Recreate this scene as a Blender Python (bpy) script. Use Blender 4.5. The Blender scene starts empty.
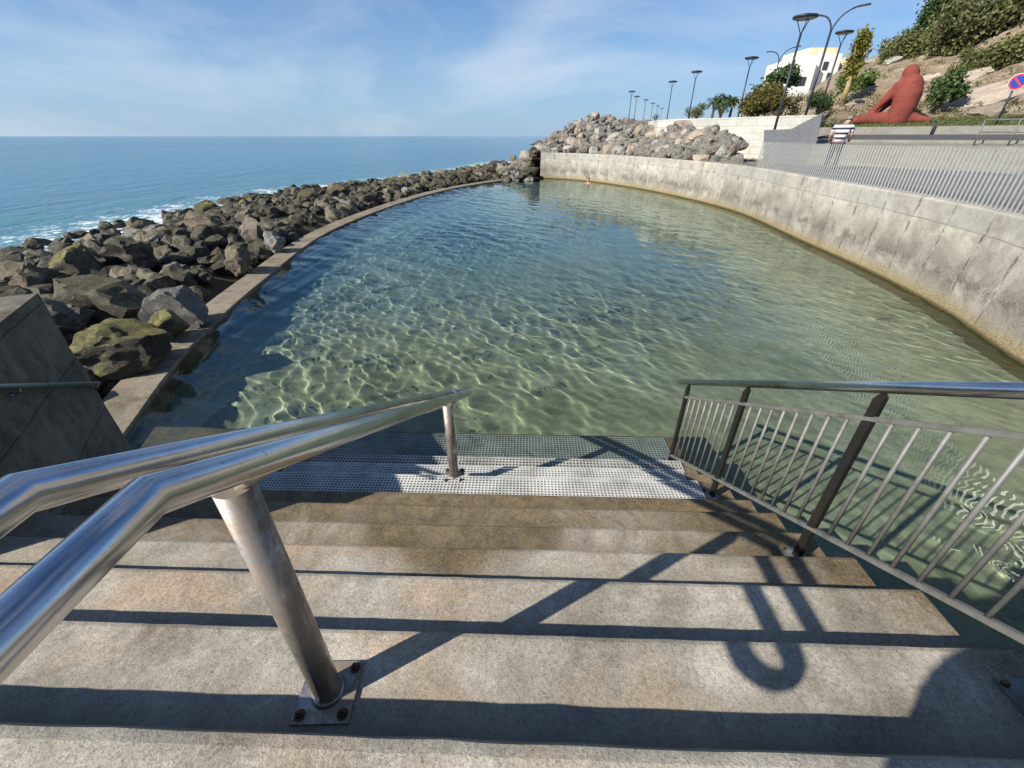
import bpy, bmesh, math, random
import numpy as np
from mathutils import Vector, Matrix, noise as mnoise

random.seed(7); RNG = np.random.default_rng(7)
scene = bpy.context.scene
COL = scene.collection
R = math.radians
PITCH = R(30.75); F = 417.0
CP, SP = math.cos(PITCH), math.sin(PITCH)
ZW = -3.60            # water level (camera at 0), one unit = 0.8 m, everything is brought to metres at the end
UNIT = 0.8

def ray(u, v):
    a = (u - 512) / F; b = (384 - v) / F
    return Vector((a, CP + b * SP, -SP + b * CP))
def at_z(u, v, z):
    d = ray(u, v); return d * (z / d.z)
def pt_at(u, v, y):
    d = ray(u, v); return d * (y / d.y)
def at_t(u, v, t):
    return ray(u, v) * t

# ------------------------------------------------------------------ tagging
def tag(o, label=None, cat=None, group=None, kind=None):
    if label: o['label'] = label
    if cat: o['category'] = cat
    if group: o['group'] = group
    if kind: o['kind'] = kind
    return o
def empty(name, loc, label=None, cat=None, group=None, rz=0):
    o = bpy.data.objects.new(name, None); COL.objects.link(o)
    o.location = loc; o.rotation_euler = (0, 0, rz); o.empty_display_size = .2
    return tag(o, label, cat, group)
def copy_tree(o, parent=None):
    c = o.copy(); COL.objects.link(c)
    if parent is not None: c.parent = parent
    for ch in list(o.children): copy_tree(ch, c)
    return c

# ------------------------------------------------------------------ mesh builder
class MB:
    def __init__(s): s.v = []; s.f = []; s.uv = {}; s.smooth = set(); s.mi = {}
    def add(s, vs, fs, smooth=False):
        n = len(s.v); s.v += [tuple(q) for q in vs]
        for f in fs:
            if smooth: s.smooth.add(len(s.f))
            s.f.append(tuple(i + n for i in f))
    def box(s, c, size, rot=None):
        hx, hy, hz = (q / 2 for q in size)
        vs = [Vector((x, y, z)) for x in (-hx, hx) for y in (-hy, hy) for z in (-hz, hz)]
        if rot is not None: vs = [rot @ q for q in vs]
        vs = [q + Vector(c) for q in vs]
        s.add(vs, [(0, 1, 3, 2), (4, 6, 7, 5), (0, 4, 5, 1), (2, 3, 7, 6), (0, 2, 6, 4), (1, 5, 7, 3)])
    def tube(s, pts, r, seg=14, closed=False, caps=True, flat=None):
        pts = [Vector(p) for p in pts]; n = len(pts)
        rs = r if isinstance(r, (list, tuple)) else [r] * n
        tang = []
        for i in range(n):
            a = pts[(i - 1) % n] if (closed or i > 0) else pts[i]
            b = pts[(i + 1) % n] if (closed or i < n - 1) else pts[i]
            d1 = (pts[i] - a); d2 = (b - pts[i])
            d1 = d1.normalized() if d1.length > 1e-9 else d2.normalized()
            d2 = d2.normalized() if d2.length > 1e-9 else d1
            tang.append(((d1 + d2).normalized(), d1, d2))
        t0 = tang[0][0]
        up = Vector((0, 0, 1)) if abs(t0.z) < .9 else Vector((1, 0, 0))
        nrm = (up - t0 * up.dot(t0)).normalized()
        vs = []
        for i in range(n):
            t, d1, d2 = tang[i]
            nrm = (nrm - t * nrm.dot(t)).normalized()
            bn = t.cross(nrm)
            # mitre: stretch in the bend plane
            cosb = max(.3, t.dot(d2)); bend = (d2 - d1)
            bend = bend.normalized() if bend.length > 1e-6 else None
            for k in range(seg):
                a = 2 * math.pi * k / seg
                o = nrm * math.cos(a) + bn * math.sin(a)
                if bend is not None:
                    q = bend - t * bend.dot(t)
                    if q.length > 1e-6:
                        q.normalize(); o = o + q * (o.dot(q) * (1 / cosb - 1))
                vs.append(pts[i] + o * rs[i])
        fs = []
        m = n if closed else n - 1
        for i in range(m):
            for k in range(seg):
                a = i * seg + k; b = i * seg + (k + 1) % seg
                c = ((i + 1) % n) * seg + (k + 1) % seg; d = ((i + 1) % n) * seg + k
                fs.append((a, b, c, d))
        base = len(s.f)
        s.add(vs, fs, smooth=True)
        if caps and not closed:
            off = len(s.v) - len(vs)
            s.f.append(tuple(off + k for k in reversed(range(seg))))
            s.f.append(tuple(off + (n - 1) * seg + k for k in range(seg)))
    def lathe(s, prof, c=(0, 0, 0), seg=20, rot=None, smooth=True):
        vs = []
        for (r, z) in prof:
            for k in range(seg):
                a = 2 * math.pi * k / seg
                q = Vector((r * math.cos(a), r * math.sin(a), z))
                if rot is not None: q = rot @ q
                vs.append(q + Vector(c))
        fs = []
        for i in range(len(prof) - 1):
            for k in range(seg):
                fs.append((i * seg + k, i * seg + (k + 1) % seg, (i + 1) * seg + (k + 1) % seg, (i + 1) * seg + k))
        s.add(vs, fs, smooth)
        off = len(s.v) - len(vs)
        s.f.append(tuple(off + k for k in reversed(range(seg))))
        s.f.append(tuple(off + (len(prof) - 1) * seg + k for k in range(seg)))
    def prism(s, poly, ext):
        """closed 3D polygon extruded by a vector"""
        n = len(poly); e = Vector(ext)
        vs = [Vector(p) for p in poly] + [Vector(p) + e for p in poly]
        fs = [tuple(range(n)), tuple(reversed(range(n, 2 * n)))]
        for i in range(n):
            j = (i + 1) % n; fs.append((i, i + n, j + n, j))
        s.add(vs, fs)
    def build(s, name, mat, parent=None, bevel=0, normals=True):
        me = bpy.data.meshes.new(name); me.from_pydata(s.v, [], s.f); me.update()
        if s.smooth:
            for i in s.smooth: me.polygons[i].use_smooth = True
        if normals or bevel:
            bm = bmesh.new(); bm.from_mesh(me)
            if normals: bmesh.ops.recalc_face_normals(bm, faces=bm.faces[:])
            if bevel:
                ed = [e for e in bm.edges if len(e.link_faces) == 2 and e.calc_face_angle(0) > .6]
                bmesh.ops.bevel(bm, geom=ed, offset=bevel, segments=2, affect='EDGES', clamp_overlap=True)
            bm.to_mesh(me); bm.free()
        return link(name, me, mat, parent)
def link(name, me, mat, parent=None):
    o = bpy.data.objects.new(name, me); COL.objects.link(o)
    for m in (mat if isinstance(mat, (list, tuple)) else [mat]):
        if m is not None: me.materials.append(m)
    if parent is not None: o.parent = parent
    return o

# ------------------------------------------------------------------ materials
class NT:
    def __init__(s, name):
        s.m = bpy.data.materials.new(name); s.m.use_nodes = True
        s.t = s.m.node_tree; s.n = s.t.nodes; s.n.clear(); s.out = s.n.new('ShaderNodeOutputMaterial')
    def node(s, ty, **kw):
        n = s.n.new('ShaderNode' + ty)
        for k, v in kw.items():
            if k[0] == '_': setattr(n, k[1:], v)
        return n
    def L(s, a, b): s.t.links.new(a, b)
    def coord(s, kind='Object', scale=(1, 1, 1)):
        c = s.node('TexCoord'); m = s.node('Mapping'); m.inputs['Scale'].default_value = scale
        s.L(c.outputs[kind], m.inputs['Vector']); return m.outputs['Vector']
    def noise(s, vec, scale, detail=6, rough=.6, dist=0, out='Fac'):
        n = s.node('TexNoise'); n.inputs['Scale'].default_value = scale; n.inputs['Detail'].default_value = detail
        n.inputs['Roughness'].default_value = rough; n.inputs['Distortion'].default_value = dist
        s.L(vec, n.inputs['Vector']); return n.outputs[out]
    def voro(s, vec, scale, feat='F1', out='Distance'):
        n = s.node('TexVoronoi'); n.feature = feat; n.inputs['Scale'].default_value = scale
        s.L(vec, n.inputs['Vector']); return n.outputs[out]
    def ramp(s, fac, stops, interp='LINEAR'):
        r = s.node('ValToRGB'); e = r.color_ramp.elements; r.color_ramp.interpolation = interp
        while len(e) < len(stops): e.new(.5)
        for i, (p, c) in enumerate(stops):
            e[i].position = p
            c = (c, c, c) if isinstance(c, (int, float)) else c
            e[i].color = (*c[:3], 1)
        s.L(fac, r.inputs['Fac']); return r.outputs['Color']
    def mix(s, fac, a, b, mode='MIX'):
        m = s.node('Mix'); m.data_type = 'RGBA'; m.blend_type = mode
        for sock, val in ((m.inputs[0], fac), (m.inputs[6], a), (m.inputs[7], b)):
            if hasattr(val, 'links') or isinstance(val, bpy.types.NodeSocket): s.L(val, sock)
            elif isinstance(val, (int, float)): sock.default_value = val if sock.type == 'VALUE' else (val, val, val, 1)
            else: sock.default_value = (*val[:3], 1)
        return m.outputs[2]
    def math(s, op, a, b=0.0, clamp=False):
        m = s.node('Math'); m.operation = op; m.use_clamp = clamp
        for i, val in enumerate((a, b)):
            if isinstance(val, bpy.types.NodeSocket): s.L(val, m.inputs[i])
            else: m.inputs[i].default_value = val
        return m.outputs[0]
    def sep(s, vec):
        n = s.node('SeparateXYZ'); s.L(vec, n.inputs[0]); return n.outputs
    def bump(s, h, strength=.4, dist=.02, normal=None):
        b = s.node('Bump'); b.inputs['Strength'].default_value = strength; b.inputs['Distance'].default_value = dist
        s.L(h, b.inputs['Height'])
        if normal is not None: s.L(normal, b.inputs['Normal'])
        return b.outputs['Normal']
    def bsdf(s, color, rough=.8, normal=None, metal=0, spec=.4, **kw):
        p = s.node('BsdfPrincipled')
        for sock, val in (('Base Color', color), ('Roughness', rough), ('Metallic', metal), ('Specular IOR Level', spec)):
            if isinstance(val, bpy.types.NodeSocket): s.L(val, p.inputs[sock])
            elif isinstance(val, (int, float)): p.inputs[sock].default_value = val
            else: p.inputs[sock].default_value = (*val[:3], 1)
        if normal is not None: s.L(normal, p.inputs['Normal'])
        s.L(p.outputs[0], s.out.inputs['Surface']); return p

def concrete(name, dark, light, stain=None, stain_amt=.5, scale=1.0, bumps=.5, rough=.88, coord='Object', grit=.35, boards=0):
    t = NT(name); v = t.coord(coord)
    big = t.noise(v, 1.1 * scale, 8, .62, .4); fine = t.noise(v, 38 * scale, 6, .75); mid = t.noise(v, 7 * scale, 6, .65, .3)
    c = t.ramp(t.mix(.5, big, mid), [(.3, dark), (.68, light)])
    sp = t.ramp(fine, [(.3, .45), (.5, 1.0), (.72, 1.25)])
    c = t.mix(grit * 2 if grit < .5 else 1, c, sp, 'MULTIPLY')
    pits = t.ramp(t.voro(v, 26 * scale), [(.05, .55), (.16, 1)])
    c = t.mix(.55, c, pits, 'MULTIPLY')
    if stain is not None:
        st = t.ramp(t.noise(v, 1.7 * scale, 7, .66, .8), [(.5, 0), (.68, 1)])
        c = t.mix(t.math('MULTIPLY', st, stain_amt), c, stain)
    h = t.mix(.5, fine, mid)
    if boards:   # pour lines left by the formwork, and lighter salt-washed patches
        zz = t.math('ADD', t.sep(v)[2], t.math('MULTIPLY', t.math('SUBTRACT', mid, .5), .03))
        ln = t.math('LESS_THAN', t.math('ABSOLUTE', t.math('SUBTRACT', t.math('FRACT', t.math('DIVIDE', zz, boards)), .5)), .012)
        c = t.mix(t.math('MULTIPLY', ln, .6), c, (.02, .018, .015))
        salt = t.ramp(t.noise(t.coord(coord, (1, 1, .35)), 2.3, 8, .72, .8), [(.52, 0), (.66, 1)])
        c = t.mix(t.math('MULTIPLY', salt, .45), c, (.27, .25, .21))
        h = t.math('SUBTRACT', h, t.math('MULTIPLY', ln, .6))
    t.bsdf(c, rough, t.bump(h, bumps, .02), spec=.25)
    return t.m

def plain(name, col, rough=.6, metal=0, var=.15, scale=6, bump=.1, spec=.4):
    t = NT(name); v = t.coord()
    n = t.noise(v, scale, 5, .6)
    c = t.ramp(n, [(.3, tuple(q * (1 - var) for q in col)), (.7, tuple(q * (1 + var) for q in col))])
    t.bsdf(c, rough, t.bump(t.noise(v, scale * 8, 4), bump, .01), metal, spec)
    return t.m

def mat_steps():
    t = NT('step concrete'); v = t.coord()
    x, y, z = t.sep(v)
    big = t.noise(v, .9, 8, .62, .5); fine = t.mix(.5, t.noise(v, 60, 4, .8), t.noise(v, 150, 3, .8)); mid = t.noise(v, 6, 7, .7, .3)
    c = t.ramp(t.mix(.4, big, mid), [(.34, (.175, .157, .122)), (.5, (.365, .332, .270)), (.64, (.56, .515, .43))])
    rust = t.ramp(t.noise(v, 1.1, 5, .6, .6), [(.53, 0), (.66, 1)])
    c = t.mix(t.math('MULTIPLY', rust, .5), c, (.47, .31, .19))
    # brown algae that has grown on the lower steps, and on the right-hand ends
    low = t.math('MULTIPLY', t.math('SUBTRACT', 2.50, z), .80, True)
    al = t.math('ADD', low, t.math('MULTIPLY', t.math('SUBTRACT', x, 1.35), .55, True))
    al = t.math('ADD', t.math('MULTIPLY', al, .78), t.math('MULTIPLY', t.math('SUBTRACT', t.mix(.4, t.noise(v, 1.5, 8, .72, .9), mid), .5), 1.5))
    ex = t.math('DIVIDE', t.math('ADD', x, .42), .85); ey = t.math('DIVIDE', t.math('SUBTRACT', y, 2.30), .85)
    er = t.math('SUBTRACT', 1.0, t.math('ADD', t.math('MULTIPLY', ex, ex), t.math('MULTIPLY', ey, ey)), True)
    al = t.math('ADD', al, t.math('MULTIPLY', er, .55))
    al = t.ramp(al, [(.12, 0), (.44, 1)])
    c = t.mix(t.math('MULTIPLY', al, .86), c, t.ramp(t.mix(.5, mid, fine), [(.38, (.038, .027, .012)), (.62, (.20, .14, .062))]))
    c = t.mix(.7, c, t.ramp(fine, [(.36, .3), (.5, 1.0), (.64, 1.6)]), 'MULTIPLY')
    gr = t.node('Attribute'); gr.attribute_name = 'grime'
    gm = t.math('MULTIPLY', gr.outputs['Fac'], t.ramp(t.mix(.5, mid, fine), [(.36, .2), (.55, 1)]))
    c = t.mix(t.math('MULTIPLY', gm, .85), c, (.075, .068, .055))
    c = t.mix(.5, c, t.ramp(t.voro(v, 62), [(.08, .3), (.26, 1)]), 'MULTIPLY')
    dirt = t.ramp(t.noise(v, 3.1, 8, .75, .6), [(.52, 0), (.7, 1)])
    c = t.mix(t.math('MULTIPLY', dirt, .45), c, (.13, .115, .09))
    h = t.mix(.22, fine, mid)
    t.bsdf(c, .85, t.bump(h, .8, .007), spec=.2)
    return t.m

def mat_steel():
    t = NT('brushed stainless steel'); v = t.coord('Object', (1, 1, 1))
    sm = t.noise(v, 5, 6, .65, .3)
    st = t.noise(t.coord('Object', (70, 6, 70)), 3, 4, .6)
    c = t.ramp(sm, [(.3, (.46, .46, .46)), (.7, (.66, .66, .665))])
    spots = t.ramp(t.noise(v, 34, 4, .7), [(.66, 0), (.72, 1)])
    c = t.mix(t.math('MULTIPLY', spots, .5), c, (.22, .15, .10))
    r = t.ramp(t.mix(.5, sm, st), [(.3, .13), (.75, .30)])
    t.bsdf(c, r, t.bump(st, .05, .004), metal=1.0)
    return t.m
def mat_dirty_steel():
    t = NT('tarnished steel post'); v = t.coord()
    st = t.noise(t.coord('Object', (7, 7, 1.0)), 2.5, 8, .7, .6)
    sm = t.noise(v, 12, 6, .7)
    k = t.ramp(t.mix(.5, st, sm), [(.38, 0), (.56, 1)])
    c = t.mix(k, (.50, .48, .45), t.ramp(sm, [(.3, (.12, .085, .055)), (.7, (.30, .24, .18))]))
    r = t.mix(k, .22, .62)
    mt = t.mix(k, 1.0, .35)
    t.bsdf(c, r, t.bump(sm, .12, .006), metal=mt)
    return t.m

def mat_wall():
    t = NT('sea wall concrete'); v = t.coord(); uv = t.coord('UV')
    u, w, _ = t.sep(uv)
    big = t.noise(v, .55, 8, .65, .5); mid = t.noise(v, 3.2, 8, .7, .4); fine = t.noise(v, 26, 5, .75)
    c = t.ramp(t.mix(.5, big, mid), [(.34, (.20, .18, .15)), (.5, (.37, .34, .285)), (.66, (.55, .515, .44))])
    # panel joints
    jit = t.math('MULTIPLY', t.math('SUBTRACT', t.noise(v, .9, 2), .5), .25)
    fr = t.math('FRACT', t.math('DIVIDE', t.math('ADD', u, jit), 1.32))
    j = t.math('ABSOLUTE', t.math('SUBTRACT', fr, .5))
    wn = t.math('ADD', .013, t.math('MULTIPLY', t.ramp(t.noise(v, 2.2, 4), [(.4, 0), (.7, 1)]), .03))
    jm = t.math('LESS_THAN', j, wn)
    c = t.mix(t.math('MULTIPLY', jm, .75), c, t.ramp(mid, [(.46, (.09, .08, .06)), (.62, (.58, .56, .5))]))
    # horizontal pour line + darker coping band
    hj = t.math('LESS_THAN', t.math('ABSOLUTE', t.math('SUBTRACT', w, t.math('ADD', 1.72, t.math('MULTIPLY', jit, .3)))), .014)
    c = t.mix(t.math('MULTIPLY', hj, .55), c, (.16, .15, .13))
    band = t.ramp(w, [(.0, 0), (1, 0)])
    bm = t.math('GREATER_THAN', w, t.math('ADD', 1.72, t.math('MULTIPLY', jit, .3)))
    c = t.mix(t.math('MULTIPLY', bm, t.math('MULTIPLY', t.ramp(t.noise(v, .35, 3), [(.42, 0), (.58, 1)]), .45)), c, (.29, .29, .27))
    # black lichen above the splash zone, brown slime just above the water
    lm = t.math('SUBTRACT', 1.0, t.math('MULTIPLY', t.math('ABSOLUTE', t.math('SUBTRACT', w, .72)), 1.2), True)
    lm = t.math('MULTIPLY', lm, t.ramp(t.mix(.6, mid, t.noise(v, .8, 6, .7, 1.0)), [(.42, 0), (.54, 1)]))
    c = t.mix(t.math('MULTIPLY', lm, .88), c, t.ramp(fine, [(.35, (.055, .05, .04)), (.65, (.20, .18, .15))]))
    sl = t.math('ADD', t.math('MULTIPLY', t.math('SUBTRACT', .42, w), 3.2), t.math('MULTIPLY', t.math('SUBTRACT', mid, .5), 2.2))
    sl = t.math('MULTIPLY', sl, 1.0, True)
    c = t.mix(t.math('MULTIPLY', sl, .85), c, t.ramp(fine, [(.35, (.16, .11, .045)), (.65, (.36, .28, .14))]))
    gl = t.math('MULTIPLY', t.math('SUBTRACT', .1, w), 14, True)
    c = t.mix(t.math('MULTIPLY', gl, .85), c, (.055, .05, .018))
    c = t.mix(.5, c, t.ramp(fine, [(.3, .55), (.5, 1), (.75, 1.25)]), 'MULTIPLY')
    h = t.mix(.5, fine, mid); h = t.math('SUBTRACT', h, t.math('MULTIPLY', jm, .8))
    t.bsdf(c, .9, t.bump(h, .5, .018), spec=.2)
    return t.m

def mat_rock(name, cols, moss=0.0, pale=0.0, scale=1.0, rough=.75, mosscol=(.14, .125, .03)):
    t = NT(name); v = t.coord('Object', (scale,) * 3)
    oi = t.node('ObjectInfo'); rnd = oi.outputs['Random']
    add = t.node('VectorMath'); add.operation = 'ADD'; t.L(v, add.inputs[0])
    cmb = t.node('CombineXYZ'); t.L(t.math('MULTIPLY', rnd, 37), cmb.inputs[0]); t.L(t.math('MULTIPLY', rnd, 91), cmb.inputs[1])
    t.L(cmb.outputs[0], add.inputs[1]); v = add.outputs[0]
    big = t.noise(v, 1.4, 8, .65, .5); mid = t.noise(v, 5, 8, .72, .4); fine = t.noise(v, 22, 6, .8)
    c = t.ramp(t.mix(.5, big, mid), [(.32, cols[0]), (.5, cols[1]), (.68, cols[2])])
    if pale:
        p = t.ramp(t.mix(.4, t.noise(v, 1.1, 5, .6, .6), fine), [(.53, 0), (.60, 1)])
        c = t.mix(t.math('MULTIPLY', p, pale), c, (.30, .27, .22))
    if moss:
        g = t.node('NewGeometry'); nz = t.sep(g.outputs['Normal'])[2]
        mm = t.math('ADD', t.math('MULTIPLY', nz, .35), t.math('SUBTRACT', t.mix(.35, t.noise(v, 1.8, 6, .7, .5), fine), .30))
        mm = t.ramp(mm, [(.33, 0), (.52, 1)])
        c = t.mix(t.math('MULTIPLY', mm, moss), c, t.ramp(fine, [(.3, tuple(q * .45 for q in mosscol)), (.7, tuple(q * 1.5 for q in mosscol))]))
    ck = t.ramp(t.voro(v, 2.6, 'DISTANCE_TO_EDGE'), [(.0, .25), (.035, 1)]); cm = t.ramp(big, [(.45, 0), (.6, 1)])
    c = t.mix(t.math('MULTIPLY', cm, .75), c, ck, 'MULTIPLY')
    sp = t.ramp(t.noise(v, 42, 3, .8), [(.60, 0), (.68, 1)])
    c = t.mix(t.math('MULTIPLY', sp, .35), c, tuple(min(.5, q * 2.2 + .06) for q in cols[2]))
    val = t.math('ADD', .62, t.math('MULTIPLY', rnd, .76))
    c = t.mix(1, c, val, 'MULTIPLY')
    c = t.mix(.6, c, t.ramp(fine, [(.3, .5), (.5, 1), (.75, 1.4)]), 'MULTIPLY')
    h = t.mix(.45, mid, fine)
    t.bsdf(c, rough, t.bump(h, .9, .07), spec=.35)
    return t.m

def mat_leaf(name, dark, light):
    t = NT(name)
    a = t.node('Attribute'); a.attribute_name = 'tint'
    c = t.ramp(a.outputs['Fac'], [(0, dark), (1, light)])
    p = t.bsdf(c, .6, spec=.3)
    tr = t.node('BsdfTranslucent'); t.L(t.mix(1, c, (1.2, 1.3, .6), 'MULTIPLY'), tr.inputs['Color'])
    mx = t.node('MixShader'); mx.inputs[0].default_value = .25
    t.L(p.outputs[0], mx.inputs[1]); t.L(tr.outputs[0], mx.inputs[2]); t.L(mx.outputs[0], t.out.inputs['Surface'])
    return t.m

def mat_water():
    t = NT('clear pool water')
    g = t.node('BsdfGlass'); g.inputs['IOR'].default_value = 1.333; g.inputs['Roughness'].default_value = 0.0
    g.inputs['Color'].default_value = (.88, .97, .95, 1)
    t.L(g.outputs[0], t.out.inputs['Surface'])
    return t.m

def mat_sea():
    t = NT('open sea water'); v = t.coord('Object', (1, 1, 1))
    foam = t.node('Attribute'); foam.attribute_name = 'foam'
    n1 = t.noise(t.coord('Object', (.8, .35, 1)), .55, 6, .62, .3)
    n2 = t.noise(t.coord('Object', (1.0, .5, 1)), 2.3, 5, .65)
    n3 = t.noise(t.coord('Object', (.5, .2, 1)), .09, 5, .6)
    h = t.math('ADD', t.math('MULTIPLY', n1, 1.0), t.math('MULTIPLY', n2, .35))
    h = t.math('ADD', h, t.math('MULTIPLY', n3, 1.6))
    big = t.noise(t.coord('Object', (.5, .14, 1)), .03, 4, .5)
    c = t.ramp(big, [(.35, (.014, .115, .21)), (.65, (.028, .175, .27))])
    sh = t.math('MULTIPLY', foam.outputs['Fac'], 1.0)
    c = t.mix(t.math('MULTIPLY', sh, .55, True), c, (.06, .24, .23))
    fn = t.mix(.5, t.noise(v, .5, 7, .7, 1.0), t.noise(v, 3.0, 5, .7, .5))
    fm = t.ramp(t.math('ADD', t.math('MULTIPLY', t.math('SUBTRACT', fn, .5), 2.6), t.math('MULTIPLY', foam.outputs['Fac'], .95)), [(.80, 0), (1.02, 1)])
    c = t.mix(fm, c, (.78, .80, .80))
    r = t.mix(fm, .12, .8)
    p = t.bsdf(c, r, t.bump(h, .75, .6), spec=.5)
    p.inputs['IOR'].default_value = 1.333
    return t.m

M = {}
M['steps'] = mat_steps()
M['landing'] = M['steps']
M['steel'] = mat_steel(); M['post'] = mat_dirty_steel(); M['wall'] = mat_wall()
M['water'] = mat_water(); M['sea'] = mat_sea()
M['bolt'] = plain('rusty bolt', (.10, .055, .035), .55, .6, .4, 20)
M['plate'] = mat_dirty_steel()
M['fence_steel'] = plain('weathered fence steel', (.165, .162, .148), .55, .3, .3, 9, .1)
M['fence_dark'] = plain('shaded fence post', (.018, .016, .014), .5, .2, .3, 9)  # shade on the post faces painted into the base colour
M['block'] = concrete('rough dark concrete', (.075, .066, .052), (.25, .225, .18), (.05, .038, .02), .75, .9, .6, boards=.62)
M['kerb'] = concrete('worn pool kerb', (.15, .12, .08), (.34, .29, .21), (.09, .07, .035), .7, .8, .7)
M['floor'] = None
M['pave'] = concrete('promenade paving', (.115, .12, .13), (.19, .195, .205), None, 0, .5, .3)
M['gravel'] = concrete('grey pebble bed', (.14, .14, .14), (.30, .30, .30), None, 0, 2.0, 1.0, grit=.49)
M['white_wall'] = concrete('pale limestone wall', (.40, .39, .35), (.56, .54, .49), (.5, .46, .38), .4, .35, .3, grit=.2)
def mat_terrace():
    t = NT('pale limestone block wall'); v = t.coord(); uv = t.coord('UV')
    n = t.noise(v, .6, 7, .65, .4); f = t.noise(v, 12, 5, .7)
    c = t.ramp(t.mix(.45, n, f), [(.33, (.36, .345, .305)), (.5, (.47, .455, .41)), (.66, (.58, .565, .515))])
    b = t.node('TexBrick'); b.inputs['Scale'].default_value = 1.0; b.inputs['Mortar Size'].default_value = .012; b.inputs['Brick Width'].default_value = 1.5; b.inputs['Row Height'].default_value = .42
    b.inputs['Color1'].default_value = (.86, .86, .86, 1); b.inputs['Color2'].default_value = (1.08, 1.06, 1.02, 1); b.inputs['Mortar'].default_value = (.45, .43, .40, 1)
    t.L(uv, b.inputs['Vector']); c = t.mix(.8, c, b.outputs['Color'], 'MULTIPLY')
    t.bsdf(c, .9, t.bump(f, .4, .01), spec=.15); return t.m
M['white_wall'] = mat_terrace()
M['wing'] = concrete('grey cast concrete', (.20, .20, .205), (.29, .29, .295), None, 0, .5, .4)
M['low_wall'] = concrete('pale kerb wall', (.17, .16, .14), (.27, .255, .22), (.15, .125, .095), .5, .5, .4)
M['asphalt'] = concrete('asphalt', (.06, .06, .065), (.11, .11, .115), None, 0, .6, .4)
M['verge'] = plain('verge grass soil', (.085, .10, .038), .95, 0, .5, 2.5, .5, .1)
M['lamp'] = plain('dark lamp steel', (.035, .04, .05), .45, .4, .2, 8)
M['lens'] = plain('frosted lamp lens', (.35, .36, .36), .4, 0, .05)
M['bar'] = plain('galvanised flat fence bar', (.42, .405, .365), .40, .65, .18, 6, .05)
M['bar_dark'] = plain('dark side fence bar', (.16, .155, .145), .6, .2, .2, 6)
M['red'] = concrete('red painted render', (.15, .036, .027), (.25, .060, .044), (.10, .03, .025), .6, .9, .9, grit=.4)
M['skin'] = plain('sunlit skin', (.46, .27, .19), .55, 0, .08, 4)
M['hair'] = plain('grey hair', (.20, .17, .15), .8, 0, .3, 30)
M['jeans'] = plain('dark trousers', (.05, .055, .075), .9, 0, .2, 12)
M['shoe'] = plain('dark shoe', (.04, .035, .03), .7)
M['white_paint'] = plain('white render', (.80, .79, .76), .85, 0, .05, .4, .1, .2)
M['cream_paint'] = plain('cream render', (.72, .66, .42), .85, 0, .06, .4, .1, .2)
M['glass'] = plain('dark window glass', (.05, .06, .07), .15, 0, .1)
M['mat_plastic'] = plain('white plastic grid', (.48, .48, .455), .5, 0, .3, 3)
M['mat_wet'] = plain('weathered plastic grid', (.36, .36, .33), .5, 0, .3, 3)
M['green_pipe'] = plain('grey green pipe', (.20, .25, .23), .35, .6, .15, 8)
M['bark'] = plain('tree bark', (.12, .085, .055), .9, 0, .3, 8, .4)
M['pale_bark'] = plain('dry palm skirt', (.34, .25, .12), .9, 0, .3, 8, .4)
M['sign_blue'] = plain('blue sign sheet', (.025, .06, .33), .4, 0, .05)
M['sign_red'] = plain('red sign sheet', (.62, .05, .06), .4, 0, .05)
M['sign_back'] = plain('grey sign back', (.45, .46, .47), .4, .6, .05)
M['white_line'] = plain('white road paint', (.7, .7, .68), .7, 0, .12, 5)

# ------------------------------------------------------------------ world, sun, camera
SUN = Vector((-1.29, -.73, 1.0)).normalized()           # towards the sun
el = math.asin(SUN.z); az = math.atan2(SUN.x, SUN.y)     # azimuth from +Y, clockwise
W = bpy.data.worlds.new('World'); scene.world = W; W.use_nodes = True
wt = W.node_tree; wt.nodes.clear()
def wn(ty, **k):
    n = wt.nodes.new('ShaderNode' + ty)
    for a, b in k.items(): setattr(n, a, b)
    return n
wo = wn('OutputWorld'); bg = wn('Background'); bg.inputs['Strength'].default_value = .072
sky = wn('TexSky'); sky.sky_type = 'NISHITA'; sky.sun_disc = False; sky.sun_elevation = el; sky.sun_rotation = az
sky.air_density = 1.0; sky.dust_density = .55; sky.ozone_density = 3.0; sky.altitude = 0
tc = wn('TexCoord'); mp = wn('Mapping'); mp.inputs['Scale'].default_value = (1.1, 1.1, 3.4); mp.inputs['Rotation'].default_value = (.12, .25, .5)
wt.links.new(tc.outputs['Generated'], mp.inputs['Vector'])
cn = wn('TexNoise'); cn.inputs['Scale'].default_value = 1.9; cn.inputs['Detail'].default_value = 9; cn.inputs['Roughness'].default_value = .55; cn.inputs['Distortion'].default_value = .45
wt.links.new(mp.outputs[0], cn.inputs['Vector'])
cr = wn('ValToRGB'); cr.color_ramp.elements[0].position = .47; cr.color_ramp.elements[1].position = .74
wt.links.new(cn.outputs['Fac'], cr.inputs['Fac'])
mm = wn('Math', operation='MULTIPLY'); mm.inputs[1].default_value = .55
wt.links.new(cr.outputs['Color'], mm.inputs[0])
mx = wn('Mix', data_type='RGBA'); mx.inputs[7].default_value = (7.2, 7.8, 8.6, 1)
hs = wn('Mix', data_type='RGBA', blend_type='MULTIPLY'); hs.inputs[0].default_value = 1; hs.inputs[7].default_value = (.53, .82, 1.12, 1)
wt.links.new(sky.outputs[0], hs.inputs[6])
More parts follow.
